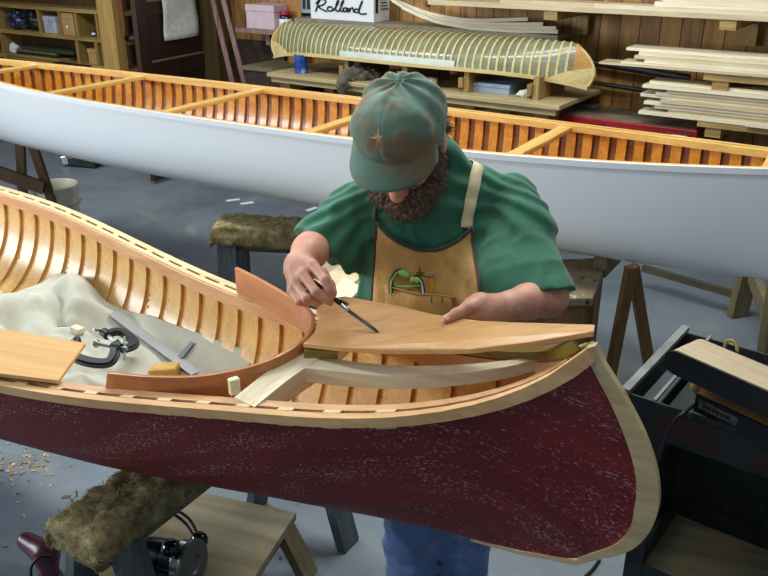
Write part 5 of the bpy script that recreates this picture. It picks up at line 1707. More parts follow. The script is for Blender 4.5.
skin = NM('skin')
vv = skin.coord('Object')
skin.color(skin.ramp(skin.noise(vv, 22, 4), [(0.3, lin((186, 124, 102))), (0.7, lin((218, 162, 138)))]))
skin.set(Roughness=0.5, Subsurface_Weight=0.08)
skin.b.inputs['Subsurface Radius'].default_value = (0.02, 0.008, 0.004)
skin.bump(skin.noise(vv, 240, 3), 0.15, 0.001)

B = SDF((-0.30, 1.42, 0.0), (0.52, 2.14, 1.56), 0.004)
# head
B.ell(hp_(0, -0.012, 0.028), (0.074, 0.094, 0.088), HM, 0.02)
B.ell(hp_(0, 0.024, -0.045), (0.056, 0.066, 0.066), HM, 0.03)
B.ell(hp_(0, 0.060, -0.088), (0.030, 0.030, 0.024), HM, 0.025)
B.cone(hp_(0, 0.086, 0.018), hp_(0, 0.116, -0.028), 0.010, 0.0165, 0.012)       # nose
B.ell(hp_(0.014, 0.102, -0.032), (0.010, 0.012, 0.009), HM, 0.006)
B.ell(hp_(-0.014, 0.102, -0.032), (0.010, 0.012, 0.009), HM, 0.006)
B.ell(hp_(0, 0.080, 0.030), (0.048, 0.018, 0.012), HM, 0.014)                    # brow
for sg in (-1, 1):
    B.ell(hp_(sg * 0.040, 0.070, -0.020), (0.022, 0.020, 0.018), HM, 0.014)      # cheek
    B.ell(hp_(sg * 0.086, -0.004, -0.012), (0.009, 0.020, 0.033), HM, 0.006)     # ear
    B.ell(hp_(sg * 0.091, -0.014, -0.004), (0.005, 0.017, 0.026), HM, 0.004)
B.ell(hp_(0, 0.086, -0.066), (0.024, 0.014, 0.010), HM, 0.008)                   # lips
# neck and trunk
B.cone(NB + [0.0, 0.01, 0.0], hp_(0, -0.045, -0.035), 0.066, 0.058, 0.03)
B.cone(NB - [0.02, 0.0, 0.05], (RSh + NB) / 2 - [0, 0, 0.02], 0.07, 0.065, 0.04)
B.cone(NB + [0.02, 0.0, -0.05], (LSh + NB) / 2 - [0, 0, 0.02], 0.07, 0.065, 0.04)
B.ell((0.122, 1.885, 1.185), (0.170, 0.105, 0.15), k=0.05)
B.ell((0.122, 1.850, 1.02), (0.150, 0.115, 0.15), k=0.05)
B.ell(PEL, (0.155, 0.112, 0.11), k=0.05)
# legs and feet
for hx, kx, fx in ((0.070, 0.072, 0.080), (0.210, 0.225, 0.225)):
    B.chain([(hx, 1.86, 0.88), (kx, 1.825, 0.48), (fx, 1.86, 0.09)], [0.085, 0.058, 0.040], 0.03)
    B.cone((fx, 1.87, 0.05), (fx, 1.72, 0.032), 0.040, 0.030, 0.02)
# arms
B.chain([RSh, REl, RWr], [0.054, 0.041, 0.028], 0.012)
mid = REl * 0.62 + RWr * 0.38
B.ell(mid, (0.036, 0.046, 0.036), k=0.03)
B.chain([LSh, LEl], [0.054, 0.044], 0.012)
B.chain([LEl, LEl * 0.62 + LWr * 0.38, LWr], [0.041, 0.037, 0.028], 0.012)
# right hand (it holds the scribe): knuckles, joints, tips
RMI = [np.array((-0.149, 1.601, 1.193)), np.array((-0.170, 1.593, 1.176)), np.array((-0.186, 1.593, 1.155)), np.array((-0.195, 1.597, 1.135))]
RPI = [np.array((-0.122, 1.559, 1.177)), np.array((-0.140, 1.549, 1.154)), np.array((-0.161, 1.548, 1.139)), np.array((-0.177, 1.561, 1.126))]
RDI = [np.array((-0.113, 1.551, 1.158)), np.array((-0.122, 1.548, 1.139)), np.array((-0.142, 1.560, 1.124)), np.array((-0.164, 1.574, 1.116))]
RTI = [np.array((-0.110, 1.552, 1.141)), np.array((-0.112, 1.555, 1.127)), np.array((-0.131, 1.583, 1.118)), np.array((-0.153, 1.595, 1.115))]
for k in range(4):
    B.cone(RWr + (RMI[k] - RWr) * 0.10, RMI[k], 0.022, 0.0125, 0.013)
    f = (1.0, 1.0, 0.94, 0.84)[k]
    B.chain([RMI[k], RPI[k], RDI[k], RTI[k]], [0.0118 * f, 0.0102 * f, 0.0090 * f, 0.0078 * f], 0.0035)
B.ell((RMI[1] + RWr * 1.0) / 2 + [0, 0.012, -0.006], (0.034, 0.030, 0.026), k=0.02)
# thumb of the right hand, under the index finger
RT = [RWr + (RMI[0] - RWr) * 0.35 + [0.012, 0.0, -0.012], np.array((-0.132, 1.614, 1.167)), np.array((-0.114, 1.587, 1.153)), np.array((-0.106, 1.568, 1.143))]
B.chain(RT, [0.018, 0.0135, 0.0112, 0.0088], 0.005)
# left hand: thumb on the board, fingers curled under its far edge
LMI = [np.array((0.166, 1.494, 1.154)), np.array((0.165, 1.495, 1.136)), np.array((0.174, 1.497, 1.122)), np.array((0.186, 1.500, 1.111))]
LK = [np.array((0.183, 1.522, 1.148)), np.array((0.179, 1.541, 1.135)), np.array((0.187, 1.548, 1.127)), np.array((0.199, 1.547, 1.123))]
B.cone(LWr, np.array((0.194, 1.506, 1.144)), 0.028, 0.026, 0.015)
B.ell(np.array((0.196, 1.503, 1.136)), (0.034, 0.030, 0.021), k=0.015)
LF = [
    [np.array((0.175, 1.524, 1.141)), np.array((0.157, 1.533, 1.116)), np.array((0.145, 1.515, 1.102)), np.array((0.140, 1.495, 1.091))],
    [np.array((0.178, 1.528, 1.132)), np.array((0.164, 1.538, 1.104)), np.array((0.156, 1.519, 1.089)), np.array((0.155, 1.495, 1.080))],
    [np.array((0.187, 1.528, 1.125)), np.array((0.176, 1.536, 1.099)), np.array((0.171, 1.518, 1.082)), np.array((0.171, 1.495, 1.075))],
    [np.array((0.199, 1.524, 1.122)), np.array((0.192, 1.532, 1.098)), np.array((0.187, 1.517, 1.085)), np.array((0.188, 1.499, 1.078))],
]
for k, fg in enumerate(LF):
    f = (1.0, 1.0, 0.95, 0.84)[k]
    B.chain(fg, [0.0122 * f, 0.0104 * f, 0.0092 * f, 0.008 * f], 0.004)
LT = [np.array((0.197, 1.505, 1.147)), np.array((0.166, 1.474, 1.151)), np.array((0.142, 1.460, 1.145)), np.array((0.121, 1.449, 1.139))]
B.chain(LT, [0.021, 0.0138, 0.0118, 0.0086], 0.006)
body = obj('body', B.mesh(), skin.m, person, smooth=True)
nm_ = paint('finger nail', (226, 176, 158), 0.3, var=0.03)
def nail(p, d, up, r):
    d, up = Vector(d).normalized(), Vector(up).normalized()
    s_ = d.cross(up).normalized()
    mb = MB(); vs = []
    for i in range(5):
        for k in range(5):
            a, b = -1 + i * 0.5, -1 + k * 0.5
            vs.append(Vector(p) + d * (a * r * 0.9) + s_ * (b * r * 0.75) + up * (r * (1.02 - 0.24 * b * b - 0.10 * a * a)))
    mb.add(vs, [(i * 5 + k, i * 5 + k + 1, (i + 1) * 5 + k + 1, (i + 1) * 5 + k) for i in range(4) for k in range(4)])
    return mb
vdir = np.array((0.05, -0.9, 0.42))
obj('nail', nail(LT[3] * 0.85 + LT[2] * 0.15, LT[3] - LT[2], (0.1, -0.35, 0.93), 0.0088), nm_, body, smooth=True)
obj('nail', nail(RTI[0], RTI[0] - RDI[0], (0.25, -0.75, 0.5), 0.0078), nm_, body, smooth=True)
# eyes under the visor
for sg in (-1, 1):
    e_ = obj('eye', MB().lathe([(0.001, -0.011), (0.008, -0.008), (0.011, 0), (0.008, 0.008), (0.001, 0.011)], hp_(sg * 0.031, 0.072, 0.008), Vector(HF), 16), M['white_paint'], body, smooth=True)
    obj('iris', MB().lathe([(0.0055, 0.0102), (0.0045, 0.0116), (0.0005, 0.0119)], hp_(sg * 0.031, 0.072, 0.008), Vector(HF), 14), paint('dark iris', (60, 44, 30), 0.2), e_, smooth=True)

# hair and beard
hairm = NM('grey brown hair')
vv = hairm.coord('Object', 0, (60, 60, 60))
hairm.color(hairm.ramp(hairm.noise(vv, 2.2, 5, 0.75, 0.4), [(0.32, lin((56, 44, 36))), (0.52, lin((106, 88, 74))), (0.72, lin((166, 152, 138)))]))
hairm.set(Roughness=0.7)
G = SDF(H0 - 0.26, H0 + 0.2, 0.0035)
for sg in (-1, 1):
    G.chain([hp_(sg * 0.074, 0.014, -0.002), hp_(sg * 0.070, 0.026, -0.046), hp_(sg * 0.052, 0.058, -0.084), hp_(sg * 0.020, 0.080, -0.108)], [0.010, 0.019, 0.028, 0.034], 0.02)
    G.chain([hp_(sg * 0.004, 0.104, -0.052), hp_(sg * 0.030, 0.092, -0.058), hp_(sg * 0.046, 0.074, -0.078)], [0.012, 0.014, 0.017], 0.012)     # moustache
G.ell(hp_(0.0, 0.078, -0.112), (0.052, 0.038, 0.040), HM, 0.02)
G.cone(hp_(0.0, 0.080, -0.11), hp_(0.006, 0.072, -0.15) + np.array((0.006, 0, -0.012)), 0.038, 0.024, 0.02)
# keep the mouth and nose area clear
bm = G.mesh(lambda P: (vnoise(P, 60) - 0.5) * 0.014 + (vnoise(P, 150) - 0.5) * 0.011)
beard = obj('beard', bm, hairm.m, person, smooth=True)
def strands(surf, count, length, down, seed):
    r_ = np.random.default_rng(seed)
    A = np.array(surf.v); c_ = A.mean(0)
    tv, tf = [], []
    for i in r_.integers(0, len(A), count):
        b = A[i]
        o_ = nrm(b - c_)
        dr = nrm(o_ * 0.7 + np.array(down) + r_.normal(0, 0.35, 3))
        si = nrm(np.cross(dr, r_.normal(0, 1, 3))) * 0.0009
        l_ = length * (0.4 + 0.8 * r_.random())
        k = len(tv)
        mid_ = b + dr * l_ * 0.6
        tip = b + nrm(dr + np.array(down) * 0.5) * l_
        tv += [tuple(b - si - dr * 0.004), tuple(b + si - dr * 0.004), tuple(mid_ + si * 0.7), tuple(mid_ - si * 0.7), tuple(tip)]
        tf += [(k, k + 1, k + 2, k + 3), (k + 3, k + 2, k + 4)]
    return MB().add(tv, tf)
bs_ = obj('beard_hairs', strands(bm, 3600, 0.017, HF * 0.3 - HU * 0.9, 3), hairm.m, beard, fix=False)
bs_['kind'] = 'stuff'
G = SDF(H0 - 0.2, H0 + 0.2, 0.004)
for sg in (-1, 1):
    G.chain([hp_(sg * 0.074, 0.020, 0.035), hp_(sg * 0.078, 0.020, 0.0)], [0.013, 0.009], 0.01)
    G.chain([hp_(sg * 0.070, -0.040, 0.020), hp_(sg * 0.066, -0.062, -0.030)], [0.024, 0.026], 0.02)
G.ell(hp_(0, -0.074, 0.0), (0.064, 0.036, 0.066), HM, 0.03)
hm2 = G.mesh(lambda P: (vnoise(P, 70) - 0.5) * 0.014 + (vnoise(P, 150) - 0.5) * 0.008)
hair = obj('hair', hm2, hairm.m, person, smooth=True)
hs_ = obj('hair_strands', strands(hm2, 1500, 0.020, -HF * 0.2 - HU * 0.6, 4), hairm.m, hair, fix=False)
hs_['kind'] = 'stuff'

# cap, worn a little askew
CF_ = nrm(HF + np.array((-0.16, 0.03, 0)))
CR_ = nrm(np.cross(CF_, HU)); CR_ = CR_ if CR_[0] > 0 else -CR_
CU_ = np.cross(CR_, CF_); CU_ = CU_ if CU_[2] > 0 else -CU_
CM = np.stack([CR_, CF_, CU_], 1)
def hq_(r, f, u): return H0 + CR_ * r + CF_ * f + CU_ * u
capm = cloth('faded green cap', (88, 116, 102), (120, 104, 78), var=0.18, stain_scale=11, stain_at=(0.46, 0.60))
capc = hq_(0, -0.004, 0.045)
K = SDF(H0 - 0.3, H0 + 0.3, 0.0035)
K.ell(hq_(0, -0.008, 0.056), (0.098, 0.104, 0.094), CM, 0.01)
K.ell(hq_(0, 0.034, 0.092), (0.080, 0.052, 0.056), CM, 0.035)
K.ell(hq_(0, -0.066, 0.056), (0.086, 0.052, 0.070), CM, 0.03)
K.cut(hq_(0, 0.0, 0.034) , -CU_ + CF_ * 0.12)
def folds(P):
    L_ = (P - H0) @ CM
    ang = np.arctan2(L_[:, 0], L_[:, 1] + 0.06)
    back = np.exp(-((L_[:, 1] + 0.060) / 0.050) ** 2) * np.exp(-((L_[:, 2] - 0.12) / 0.06) ** 2)
    f = 0.0045 * np.sin(ang * 9) * back
    f += (vnoise(P, 26) - 0.5) * 0.008 + (vnoise(P, 60) - 0.5) * 0.003
    band = np.exp(-((L_[:, 2] - 0.084 - 0.10 * np.maximum(0, L_[:, 1] - 0.06)) / 0.004) ** 2)
    f += 0.0022 * band
    seam = np.exp(-(L_[:, 0] / 0.0025) ** 2) * (L_[:, 1] > 0)
    f += 0.0014 * seam
    return f
cap = obj('cap', K.mesh(folds), capm, person, smooth=True)
# visor: a curved sheet in front of the crown
vs, fs = [], []
na_, nr2 = 31, 11
for i in range(na_):
    th = R(-80 + 160 * i / (na_ - 1))
    for k in range(nr2):
        q = k / (nr2 - 1)
        ex = 0.078 * max(0.0, math.cos(th * 0.97)) ** 0.55
        rx, ry = 0.090 + 0.005 * q, 0.090
        r_ = rx * math.sin(th) * (1 + 0.03 * q)
        f_ = ry * math.cos(th) + ex * q
        u_ = 0.080 - 0.030 * q - 0.024 * (math.sin(th)) ** 2 * (0.4 + 0.9 * q) 
        vs.append(hq_(r_, f_ - 0.008, u_))
for i in range(na_ - 1):
    for k in range(nr2 - 1):
        fs.append((i * nr2 + k, i * nr2 + k + 1, (i + 1) * nr2 + k + 1, (i + 1) * nr2 + k))
vz = obj('visor', MB().add(vs, fs), capm, cap, smooth=True)
sm = vz.modifiers.new('thickness', 'SOLIDIFY'); sm.thickness = 0.005; sm.offset = 0
# worn mark and top button
obj('button', MB().lathe([(0.009, 0), (0.008, 0.003), (0.003, 0.005)], hq_(0, 0.0, 0.1475), Vector(CU_), 16), capm, cap, smooth=True)
kv = np.array([tuple(p) for p in K.mesh().v]) if False else None
wmk = cloth('worn threads', (188, 154, 110), var=0.1)
capb = BVHTree.FromPolygons([tuple(Vector(v_.co) + OFF[cap]) for v_ in cap.data.vertices], [tuple(p.vertices) for p in cap.data.polygons])
def star(ctr, bvh_, rad, mat, name, parent, nlift=0.0012, arms=((0, 1.0), (80, 0.45), (150, 0.6), (185, 1.1), (265, 0.9), (320, 0.35))):
    h = bvh_.find_nearest(Vector(ctr))
    n_ = h[1]; o_ = h[0]
    flip = -1 if n_.y > 0 else 1
    n_ = n_ * flip
    a_ = n_.orthogonal().normalized(); b_ = n_.cross(a_)
    up_ = Vector((0, 0, 1)) - n_ * n_.z; up_.normalize(); rt_v = up_.cross(n_)
    ring = []
    for k, (dg, l_) in enumerate(arms):
        ring.append((dg, l_)); 
        dg2 = (arms[(k + 1) % len(arms)][0] + (360 if k == len(arms) - 1 else 0) + dg) / 2
        ring.append((dg2, 0.22))
    pts = [o_ + n_ * nlift]
    for dg, l_ in ring:
        p = o_ + (rt_v * math.sin(R(dg)) + up_ * math.cos(R(dg))) * rad * l_
        q = bvh_.find_nearest(p)
        pts.append(q[0] + q[1] * nlift * flip)
    n2 = len(ring)
    return obj(name, MB().add(pts, [(0, 1 + k, 1 + (k + 1) % n2) for k in range(n2)]), mat, parent)
star(hq_(-0.004, 0.075, 0.125), capb, 0.026, wmk, 'worn_patch', cap)

# thin wire spectacles
sg_ = obj('spectacles', MB().tube(spline([hp_(0.052, 0.098, 0.004), hp_(0.070, 0.085, 0.006), hp_(0.084, 0.045, 0.006), hp_(0.084, 0.0, 0.006), hp_(0.082, -0.014, -0.004)], 20), 0.0014, 6), M['steel'], person, smooth=True)
for sg in (-1, 1):
    ring = [hp_(sg * 0.033 + 0.022 * math.cos(a), 0.104 - 0.004 * abs(math.cos(a)), 0.0 + 0.017 * math.sin(a)) for a in np.linspace(0, 2 * math.pi, 24, endpoint=False)]
    obj('lens_rim', MB().tube(ring, 0.0012, 6, closed=True), M['steel'], sg_, smooth=True)
obj('temple', MB().tube([hp_(-0.055, 0.100, 0.004), hp_(-0.084, 0.045, 0.006), hp_(-0.082, -0.014, -0.004)], 0.0014, 6), M['steel'], sg_, smooth=True)

# shirt
shm = cloth('green cotton shirt', (48, 104, 80), var=0.07)
T = SDF((-0.30, 1.50, 0.80), (0.52, 2.14, 1.42), 0.0055)
T.ell((0.122, 1.885, 1.175), (0.196, 0.128, 0.165), k=0.05)
T.ell((0.118, 1.850, 1.02), (0.178, 0.138, 0.16), k=0.05)
T.ell(PEL + [0, 0, 0.02], (0.170, 0.125, 0.11), k=0.05)
T.cone(NB - [0.02, 0.0, 0.05], (RSh + NB) / 2 - [0, 0, 0.015], 0.084, 0.066, 0.04)
T.cone(NB + [0.02, 0.0, -0.05], (LSh + NB) / 2 - [0, 0, 0.015], 0.084, 0.066, 0.04)
T.cone(NB - [0, 0.01, 0.05], NB + [0.0, -0.012, 0.030], 0.092, 0.074, 0.03)
hemR = RSh + (REl - RSh) * 1.02
hemL = LSh + (LEl - LSh) * 0.99
T.cone(RSh, hemR + (REl - RSh) * 0.12, 0.064, 0.058, 0.03)
T.cone(hemR + [0.030, 0.0, -0.020], RSh + [0.06, 0, -0.09], 0.050, 0.06, 0.04)
T.cone(LSh, hemL + (LEl - LSh) * 0.14, 0.066, 0.061, 0.03)
T.cone(LSh + [-0.02, 0, -0.06], hemL + [-0.060, 0.02, 0.0], 0.065, 0.062, 0.04); T.cone(LSh + [-0.06, 0, -0.10], hemL + [-0.10, 0.05, -0.01], 0.07, 0.06, 0.04)
T.cut(hemL, LEl - LSh, hemL - 0.17, hemL + 0.17) if False else None
# cut the sleeves at their hems, only near the arms
def cut_local(S_, p, n_, rad):
    p, n_ = np.array(p, float), nrm(n_)
    sl, P = S_.block(p - rad * 1.3, p + rad * 1.3)
    d_ = P - p
    along = d_ @ n_
    rr = np.linalg.norm(d_ - along[..., None] * n_, axis=-1)
    m_ = rr < rad
    S_.D[sl] = np.where(m_, np.maximum(S_.D[sl], along), S_.D[sl])
cut_local(T, hemR, nrm(REl - RSh) * 0.8 + np.array((-0.35, -0.2, -0.75)) * 0.6, 0.105)
cut_local(T, hemL, nrm(LEl - LSh) * 0.7 + np.array((0.1, -0.2, -0.9)) * 0.6, 0.125)
# neck opening
sl, P = T.block(NB - 0.12, NB + 0.14)
ax_n = nrm(hp_(0, -0.045, -0.035) - NB)
tq = (P - NB) @ ax_n
rq = np.linalg.norm(P - NB - tq[..., None] * ax_n, axis=-1)
T.D[sl] = np.maximum(T.D[sl], -np.maximum(rq - 0.070, 0.012 - tq))
def wrink(P):
    f = (vnoise(P * [1, 1, 0.55], 13) - 0.5) * 0.020
    f += (np.abs(vnoise(P * [1, 1, 0.40] + 4, 20) - 0.5) - 0.2) * 0.017 + (np.abs(vnoise(P * [1.2, 1, 0.7] + 9, 34) - 0.5) - 0.2) * 0.005
    # creases running from the armpits
    for c_, d_ in ((RSh, (0.5, -0.5, -0.8)), (LSh, (-0.45, -0.5, -0.8))):
        q = P - c_; d_ = nrm(d_)
        a_ = np.arctan2(np.linalg.norm(np.cross(q, d_), axis=1), q @ d_)
        r_ = np.linalg.norm(q, axis=1)
        f += 0.0045 * np.sin(a_ * 17) * np.exp(-((r_ - 0.13) / 0.07) ** 2)
    return f
shirt = obj('shirt', T.mesh(wrink), shm, person, smooth=True)
ring = []
for a in np.linspace(0, 2 * math.pi, 30, endpoint=False):
    s1_ = nrm(np.cross(ax_n, (0, 1, 0.2))); s2_ = np.cross(ax_n, s1_)
    ring.append(NB + ax_n * 0.016 + (s1_ * math.cos(a) + s2_ * math.sin(a)) * 0.073)
obj('collar', MB().tube(ring, 0.009, 8, closed=True), shm, shirt, smooth=True)

# jeans
jm = cloth('blue denim', (92, 120, 168), (136, 146, 162), weave=700, var=0.18, stain_scale=8, stain_at=(0.52, 0.74))
J = SDF((-0.13, 1.66, 0.02), (0.38, 2.04, 1.02), 0.007)
for hx, kx, fx in ((0.070, 0.072, 0.080), (0.210, 0.225, 0.225)):
    J.chain([(hx, 1.86, 0.88), (kx, 1.825, 0.48), (fx, 1.85, 0.06)], [0.098, 0.076, 0.074], 0.03)
J.ell(PEL - [0, 0, 0.03], (0.172, 0.125, 0.10), k=0.04)
J.cut((0, 0, 0.055), (0, 0, -1))
jeans = obj('jeans', J.mesh(lambda P: (vnoise(P * [1, 1, 1.6], 12) - 0.5) * 0.022 + (np.abs(vnoise(P * [1, 1, 2.2] + 2, 18) - 0.5) - 0.2) * 0.03 * np.exp(-((P[:, 2] - 0.25) / 0.25) ** 2)), jm, person, smooth=True)
for fx in (0.080, 0.225):
    S_ = SDF((fx - 0.09, 1.62, 0.0), (fx + 0.09, 1.97, 0.14), 0.005)
    S_.cone((fx, 1.885, 0.055), (fx, 1.73, 0.040), 0.050, 0.042, 0.02)
    S_.cone((fx, 1.89, 0.09), (fx, 1.87, 0.05), 0.044, 0.045, 0.02)
    S_.cut((fx, 1.8, 0.004), (0, 0, -1))
    obj('shoe', S_.mesh(), paint('brown shoe leather', (86, 62, 42), 0.5), person, smooth=True)

# apron: a sheet laid over the shirt front
apm = cloth('tan duck apron', (208, 166, 98), (174, 132, 70), weave=600, var=0.10, stain_scale=9, stain_at=(0.48, 0.72))
trim = cloth('dark apron binding', (66, 64, 54), var=0.1)
sv = [tuple(Vector(v_.co) + OFF[shirt]) for v_ in shirt.data.vertices]
sb = BVHTree.FromPolygons(sv, [tuple(p.vertices) for p in shirt.data.polygons])
def shirt_front(x, z, out=0.008):
    h = sb.ray_cast(Vector((x, 1.2, z)), Vector((0, 1, 0)))
    y = h[0].y if h[0] is not None else 1.80
    return y - out
XL, XR = -0.018, 0.200
ZT = (0.189, 1.702, 1.231)[2]
nx_, nz_ = 25, 30
grid = np.zeros((nz_, nx_, 3))
for j in range(nx_):
    f = j / (nx_ - 1)
    x = XL + (XR - XL) * f
    ztop = 1.2215 - 0.050 * (1 - ((f - 0.56) / 0.56) ** 2) ** 1.0 if f < 0.56 else 1.2215 - 0.050 * (1 - ((f - 0.56) / 0.44) ** 2)
    for i in range(nz_):
        z = ztop + (0.90 - ztop) * i / (nz_ - 1)
        xx = x + (0.02 * (i / nz_)) * (f - 0.5) * 2
        grid[i, j] = (xx, shirt_front(xx, z), z)
# let the cloth bridge hollows
for _ in range(14):
    g2 = grid.copy()
    g2[1:-1, 1:-1, 1] = (grid[:-2, 1:-1, 1] + grid[2:, 1:-1, 1] + grid[1:-1, :-2, 1] + grid[1:-1, 2:, 1]) / 4
    grid[..., 1] = np.minimum(grid[..., 1], g2[..., 1])
grid[..., 1] += (vnoise(grid, 20) - 0.5) * 0.006
vs = grid.reshape(-1, 3).tolist()
fs = [(i * nx_ + j, i * nx_ + j + 1, (i + 1) * nx_ + j + 1, (i + 1) * nx_ + j) for i in range(nz_ - 1) for j in range(nx_ - 1)]
apron = obj('apron', MB().add(vs, fs), apm, person, smooth=True)
sm = apron.modifiers.new('thickness', 'SOLIDIFY'); sm.thickness = 0.003; sm.offset = 0
obj('binding', MB().tube([tuple(p + [0, -0.002, 0]) for p in grid[0]], 0.0042, 8), trim, apron, smooth=True)
obj('binding', MB().tube([tuple(p + [0, -0.002, 0]) for p in grid[:, 0]], 0.0034, 8), trim, apron, smooth=True)
obj('binding', MB().tube([tuple(p + [0, -0.002, 0]) for p in grid[:, -1]], 0.0042, 8), trim, apron, smooth=True)
agv = BVHTree.FromPolygons([tuple(p) for p in vs], fs)
def apron_y(x, z):
    h = agv.ray_cast(Vector((x, 1.2, z)), Vector((0, 1, 0)))
    return h[0].y if h[0] is not None else 1.74
def patch(x0, x1, ztop_fn, zbot, out, n1=18, n2=10, puff=0.0):
    vs, fs = [], []
    for i in range(n1):
        f = i / (n1 - 1); x = x0 + (x1 - x0) * f
        for k in range(n2):
            z = ztop_fn(f) + (zbot - ztop_fn(f)) * k / (n2 - 1)
            vs.append((x, apron_y(x, z) - out - puff * math.sin(math.pi * f) * (1 - k / (n2 - 1)), z))
    for i in range(n1 - 1):
        for k in range(n2 - 1):
            fs.append((i * n2 + k, i * n2 + k + 1, (i + 1) * n2 + k + 1, (i + 1) * n2 + k))
    return MB().add(vs, fs)
zp = (0.082, 1.704, 1.084)[2]
pk_ = obj('pocket', patch(0.003, 0.160, lambda f: zp + 0.008 - 0.018 * f, 0.94, 0.005, puff=0.012), apm, apron, smooth=True)
sm = pk_.modifiers.new('thickness', 'SOLIDIFY'); sm.thickness = 0.0025; sm.offset = 0
pth = [(0.003 + 0.157 * f, apron_y(0.003 + 0.157 * f, zp) - 0.0075 - 0.012 * math.sin(math.pi * f), zp + 0.008 - 0.018 * f) for f in np.linspace(0, 1, 24)]
obj('pocket_hem', MB().tube(pth, 0.0022, 6), trim if False else apm, pk_, smooth=True)
for x in (0.108, 0.132, 0.156):
    z1_ = zp + 0.008 - 0.018 * (x - 0.003) / 0.157
    obj('stitching', MB().tube([(x, apron_y(x, z) - 0.0085 - 0.012 * math.sin(math.pi * (x - 0.003) / 0.157) * ((z - 0.94) / (z1_ - 0.94)), z) for z in np.linspace(z1_ - 0.002, z1_ - 0.016, 5)], 0.0011, 5), trim, pk_)
# star shaped stain on the bib
star((0.082, 1.70, (0.077, 1.723, 1.128)[2]), agv, 0.024, cloth('dark stain', (104, 84, 44)), 'stain', apron, nlift=-0.003 if False else 0.003, arms=((0, 0.9), (75, 0.6), (110, 1.1), (200, 0.3), (255, 1.0), (300, 0.4)))
# straps
strm = cloth('cream strap', (222, 204, 164), var=0.05)
def strap(pts, w_, name, mat):
    vs, fs = [], []
    P_ = spline(pts, 36)
    for i, p in enumerate(P_):
        h = sb.find_nearest(Vector(p))
        n_ = h[1]; q = h[0] + n_ * 0.006
        t_ = Vector(P_[min(i + 1, 35)]) - Vector(P_[max(i - 1, 0)])
        s_ = t_.cross(n_).normalized()
        vs += [q - s_ * w_ / 2, q + s_ * w_ / 2]
    A_ = np.array([tuple(v_) for v_ in vs])
    for _ in range(4):
        A_[2:-2] = 0.5 * A_[2:-2] + 0.25 * (A_[:-4] + A_[4:])
    for i in range(35):
        fs.append((2 * i, 2 * i + 1, 2 * i + 3, 2 * i + 2))
    o = obj(name, MB().add(A_.tolist(), fs), mat, apron, smooth=True)
    s2 = o.modifiers.new('thickness', 'SOLIDIFY'); s2.thickness = 0.003; s2.offset = 1
    return o
strap([(0.186, 1.768, 1.217), (0.192, 1.782, 1.256), (0.202, 1.805, 1.291), (0.211, 1.833, 1.323), (0.219, 1.875, 1.345), (0.21, 1.95, 1.34), (0.20, 2.0, 1.30)], 0.027, 'strap', strm)
strap([(-0.017, 1.80, 1.226), (-0.014, 1.811, 1.258), (-0.008, 1.825, 1.29), (0.01, 1.86, 1.325), (0.03, 1.93, 1.345), (0.04, 2.0, 1.30)], 0.010, 'strap', trim)

# pencil and green glasses in the pocket
pz = Vector((0.109, 1.698, 1.069)); pt_ = Vector((0.109, 1.721, 1.123))
xx, zz0, zz1 = pz.x, zp - 0.028, pt_.z
yy = apron_y(xx, zp) - 0.0085
yy1 = apron_y(xx, zz1) - 0.012
pc_ = thing('pencil', 'yellow pencil standing in the pocket of the tan apron', 'pencil', (xx, yy, zz0))
a_, b_ = Vector((xx, yy, zz0)), Vector((xx, yy1, zz1 - 0.010))
obj('shaft', MB().tube([a_, b_], 0.0050, 6), paint('yellow pencil paint', (222, 166, 52), 0.35, var=0.04), pc_)
d_ = (b_ - a_).normalized()
obj('ferrule', MB().tube([b_ + d_ * 0.0002, b_ + d_ * 0.006], 0.0044, 12), M['steel'], pc_)
obj('eraser', MB().tube([b_ + d_ * 0.0062, b_ + d_ * 0.012], 0.0040, 12), paint('eraser', (196, 160, 140), 0.7), pc_)
grn = paint('pale green plastic', (148, 204, 112), 0.35, var=0.05)
gl = thing('earplugs_band', 'pale green and black folded band with two plugs sticking out of the apron pocket', 'earplugs', (0.048, 1.699, 1.073))
def gp(x, y, out=0.012):
    return x, y, out
GL1 = [(0.016, 1.701, 1.078), (0.016, 1.711, 1.101), (0.027, 1.720, 1.121), (0.041, 1.723, 1.128), (0.057, 1.721, 1.123)]
GL2 = [(0.057, 1.716, 1.113), (0.073, 1.718, 1.117), (0.084, 1.714, 1.107), (0.088, 1.707, 1.090), (0.088, 1.700, 1.076)]
def lay(pts, out):
    o_ = []
    for p in pts:
        o_.append((p[0], apron_y(p[0], p[2]) - out, p[2]))
    return o_
obj('band', MB().tube(spline(lay(GL1[:4], 0.010), 24), 0.0052, 8), M['black'], gl, smooth=True)
obj('band', MB().tube(spline(lay(GL2[1:], 0.010), 24), 0.0050, 8), M['black'], gl, smooth=True)
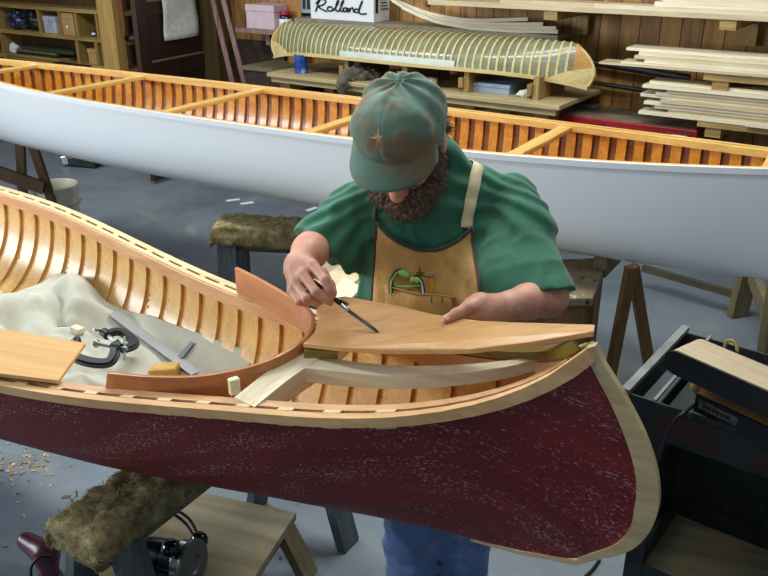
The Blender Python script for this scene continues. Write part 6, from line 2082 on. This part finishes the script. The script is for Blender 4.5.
obj('band_edge', MB().tube(spline(lay(GL1[:4], 0.015), 24), 0.0022, 8), grn, gl, smooth=True)
obj('band_edge', MB().tube(spline(lay(GL2[1:], 0.015), 24), 0.0022, 8), paint('pale edge', (206, 222, 206), 0.4), gl, smooth=True)
obj('plug', MB().tube(spline(lay([(0.034, 1.721, 1.123), (0.045, 1.721, 1.123), (0.057, 1.717, 1.115)], 0.014), 8), [0.007] * 2 + [0.0085] * 4 + [0.007, 0.003], 12), grn, gl, smooth=True)
obj('plug', MB().tube(spline(lay([(0.061, 1.715, 1.111), (0.070, 1.715, 1.111), (0.082, 1.715, 1.109)], 0.014), 8), [0.004, 0.007, 0.008, 0.006, 0.006, 0.008, 0.007, 0.005], 12), grn, gl, smooth=True)
obj('cross_link', MB().tube(spline(lay([(0.025, 1.716, 1.113), (0.027, 1.708, 1.094), (0.054, 1.708, 1.094), (0.084, 1.710, 1.098)], 0.011), 16), 0.0024, 8), grn, gl, smooth=True)

# scribing knife in the right hand
k0, k1, k2, k3 = Vector((-0.150, 1.599, 1.157)), Vector((-0.090, 1.559, 1.122)), Vector((-0.073, 1.546, 1.112)), Vector((-0.010, 1.478, 1.096))
kn = thing('scribing_tool', 'slim steel scribing tool held by the man with its point on the deck board', 'scriber', tuple(k3))
obj('handle', MB().tube([k0, k0.lerp(k1, 0.5), k1], [0.0042, 0.0050, 0.0052], 10), M['iron'], kn, smooth=True)
obj('collar', MB().tube([k1, k1.lerp(k2, 0.2), k1.lerp(k2, 0.8), k2], [0.0052, 0.0068, 0.0060, 0.0045], 12), M['chrome'], kn, smooth=True)
obj('blade', MB().tube([k2, k2.lerp(k3, 0.85), k3], [0.0040, 0.0036, 0.0008], 8), M['iron'], kn, smooth=True)
obj('clip', MB().tube([k1.lerp(k2, -0.3) + Vector((0.004, 0, 0.005)), k1.lerp(k2, 0.6) + Vector((0.006, 0, 0.009))], 0.0022, 6), M['iron'], kn)
# small cut marks on the board
for x_, y_, in ():
    pass
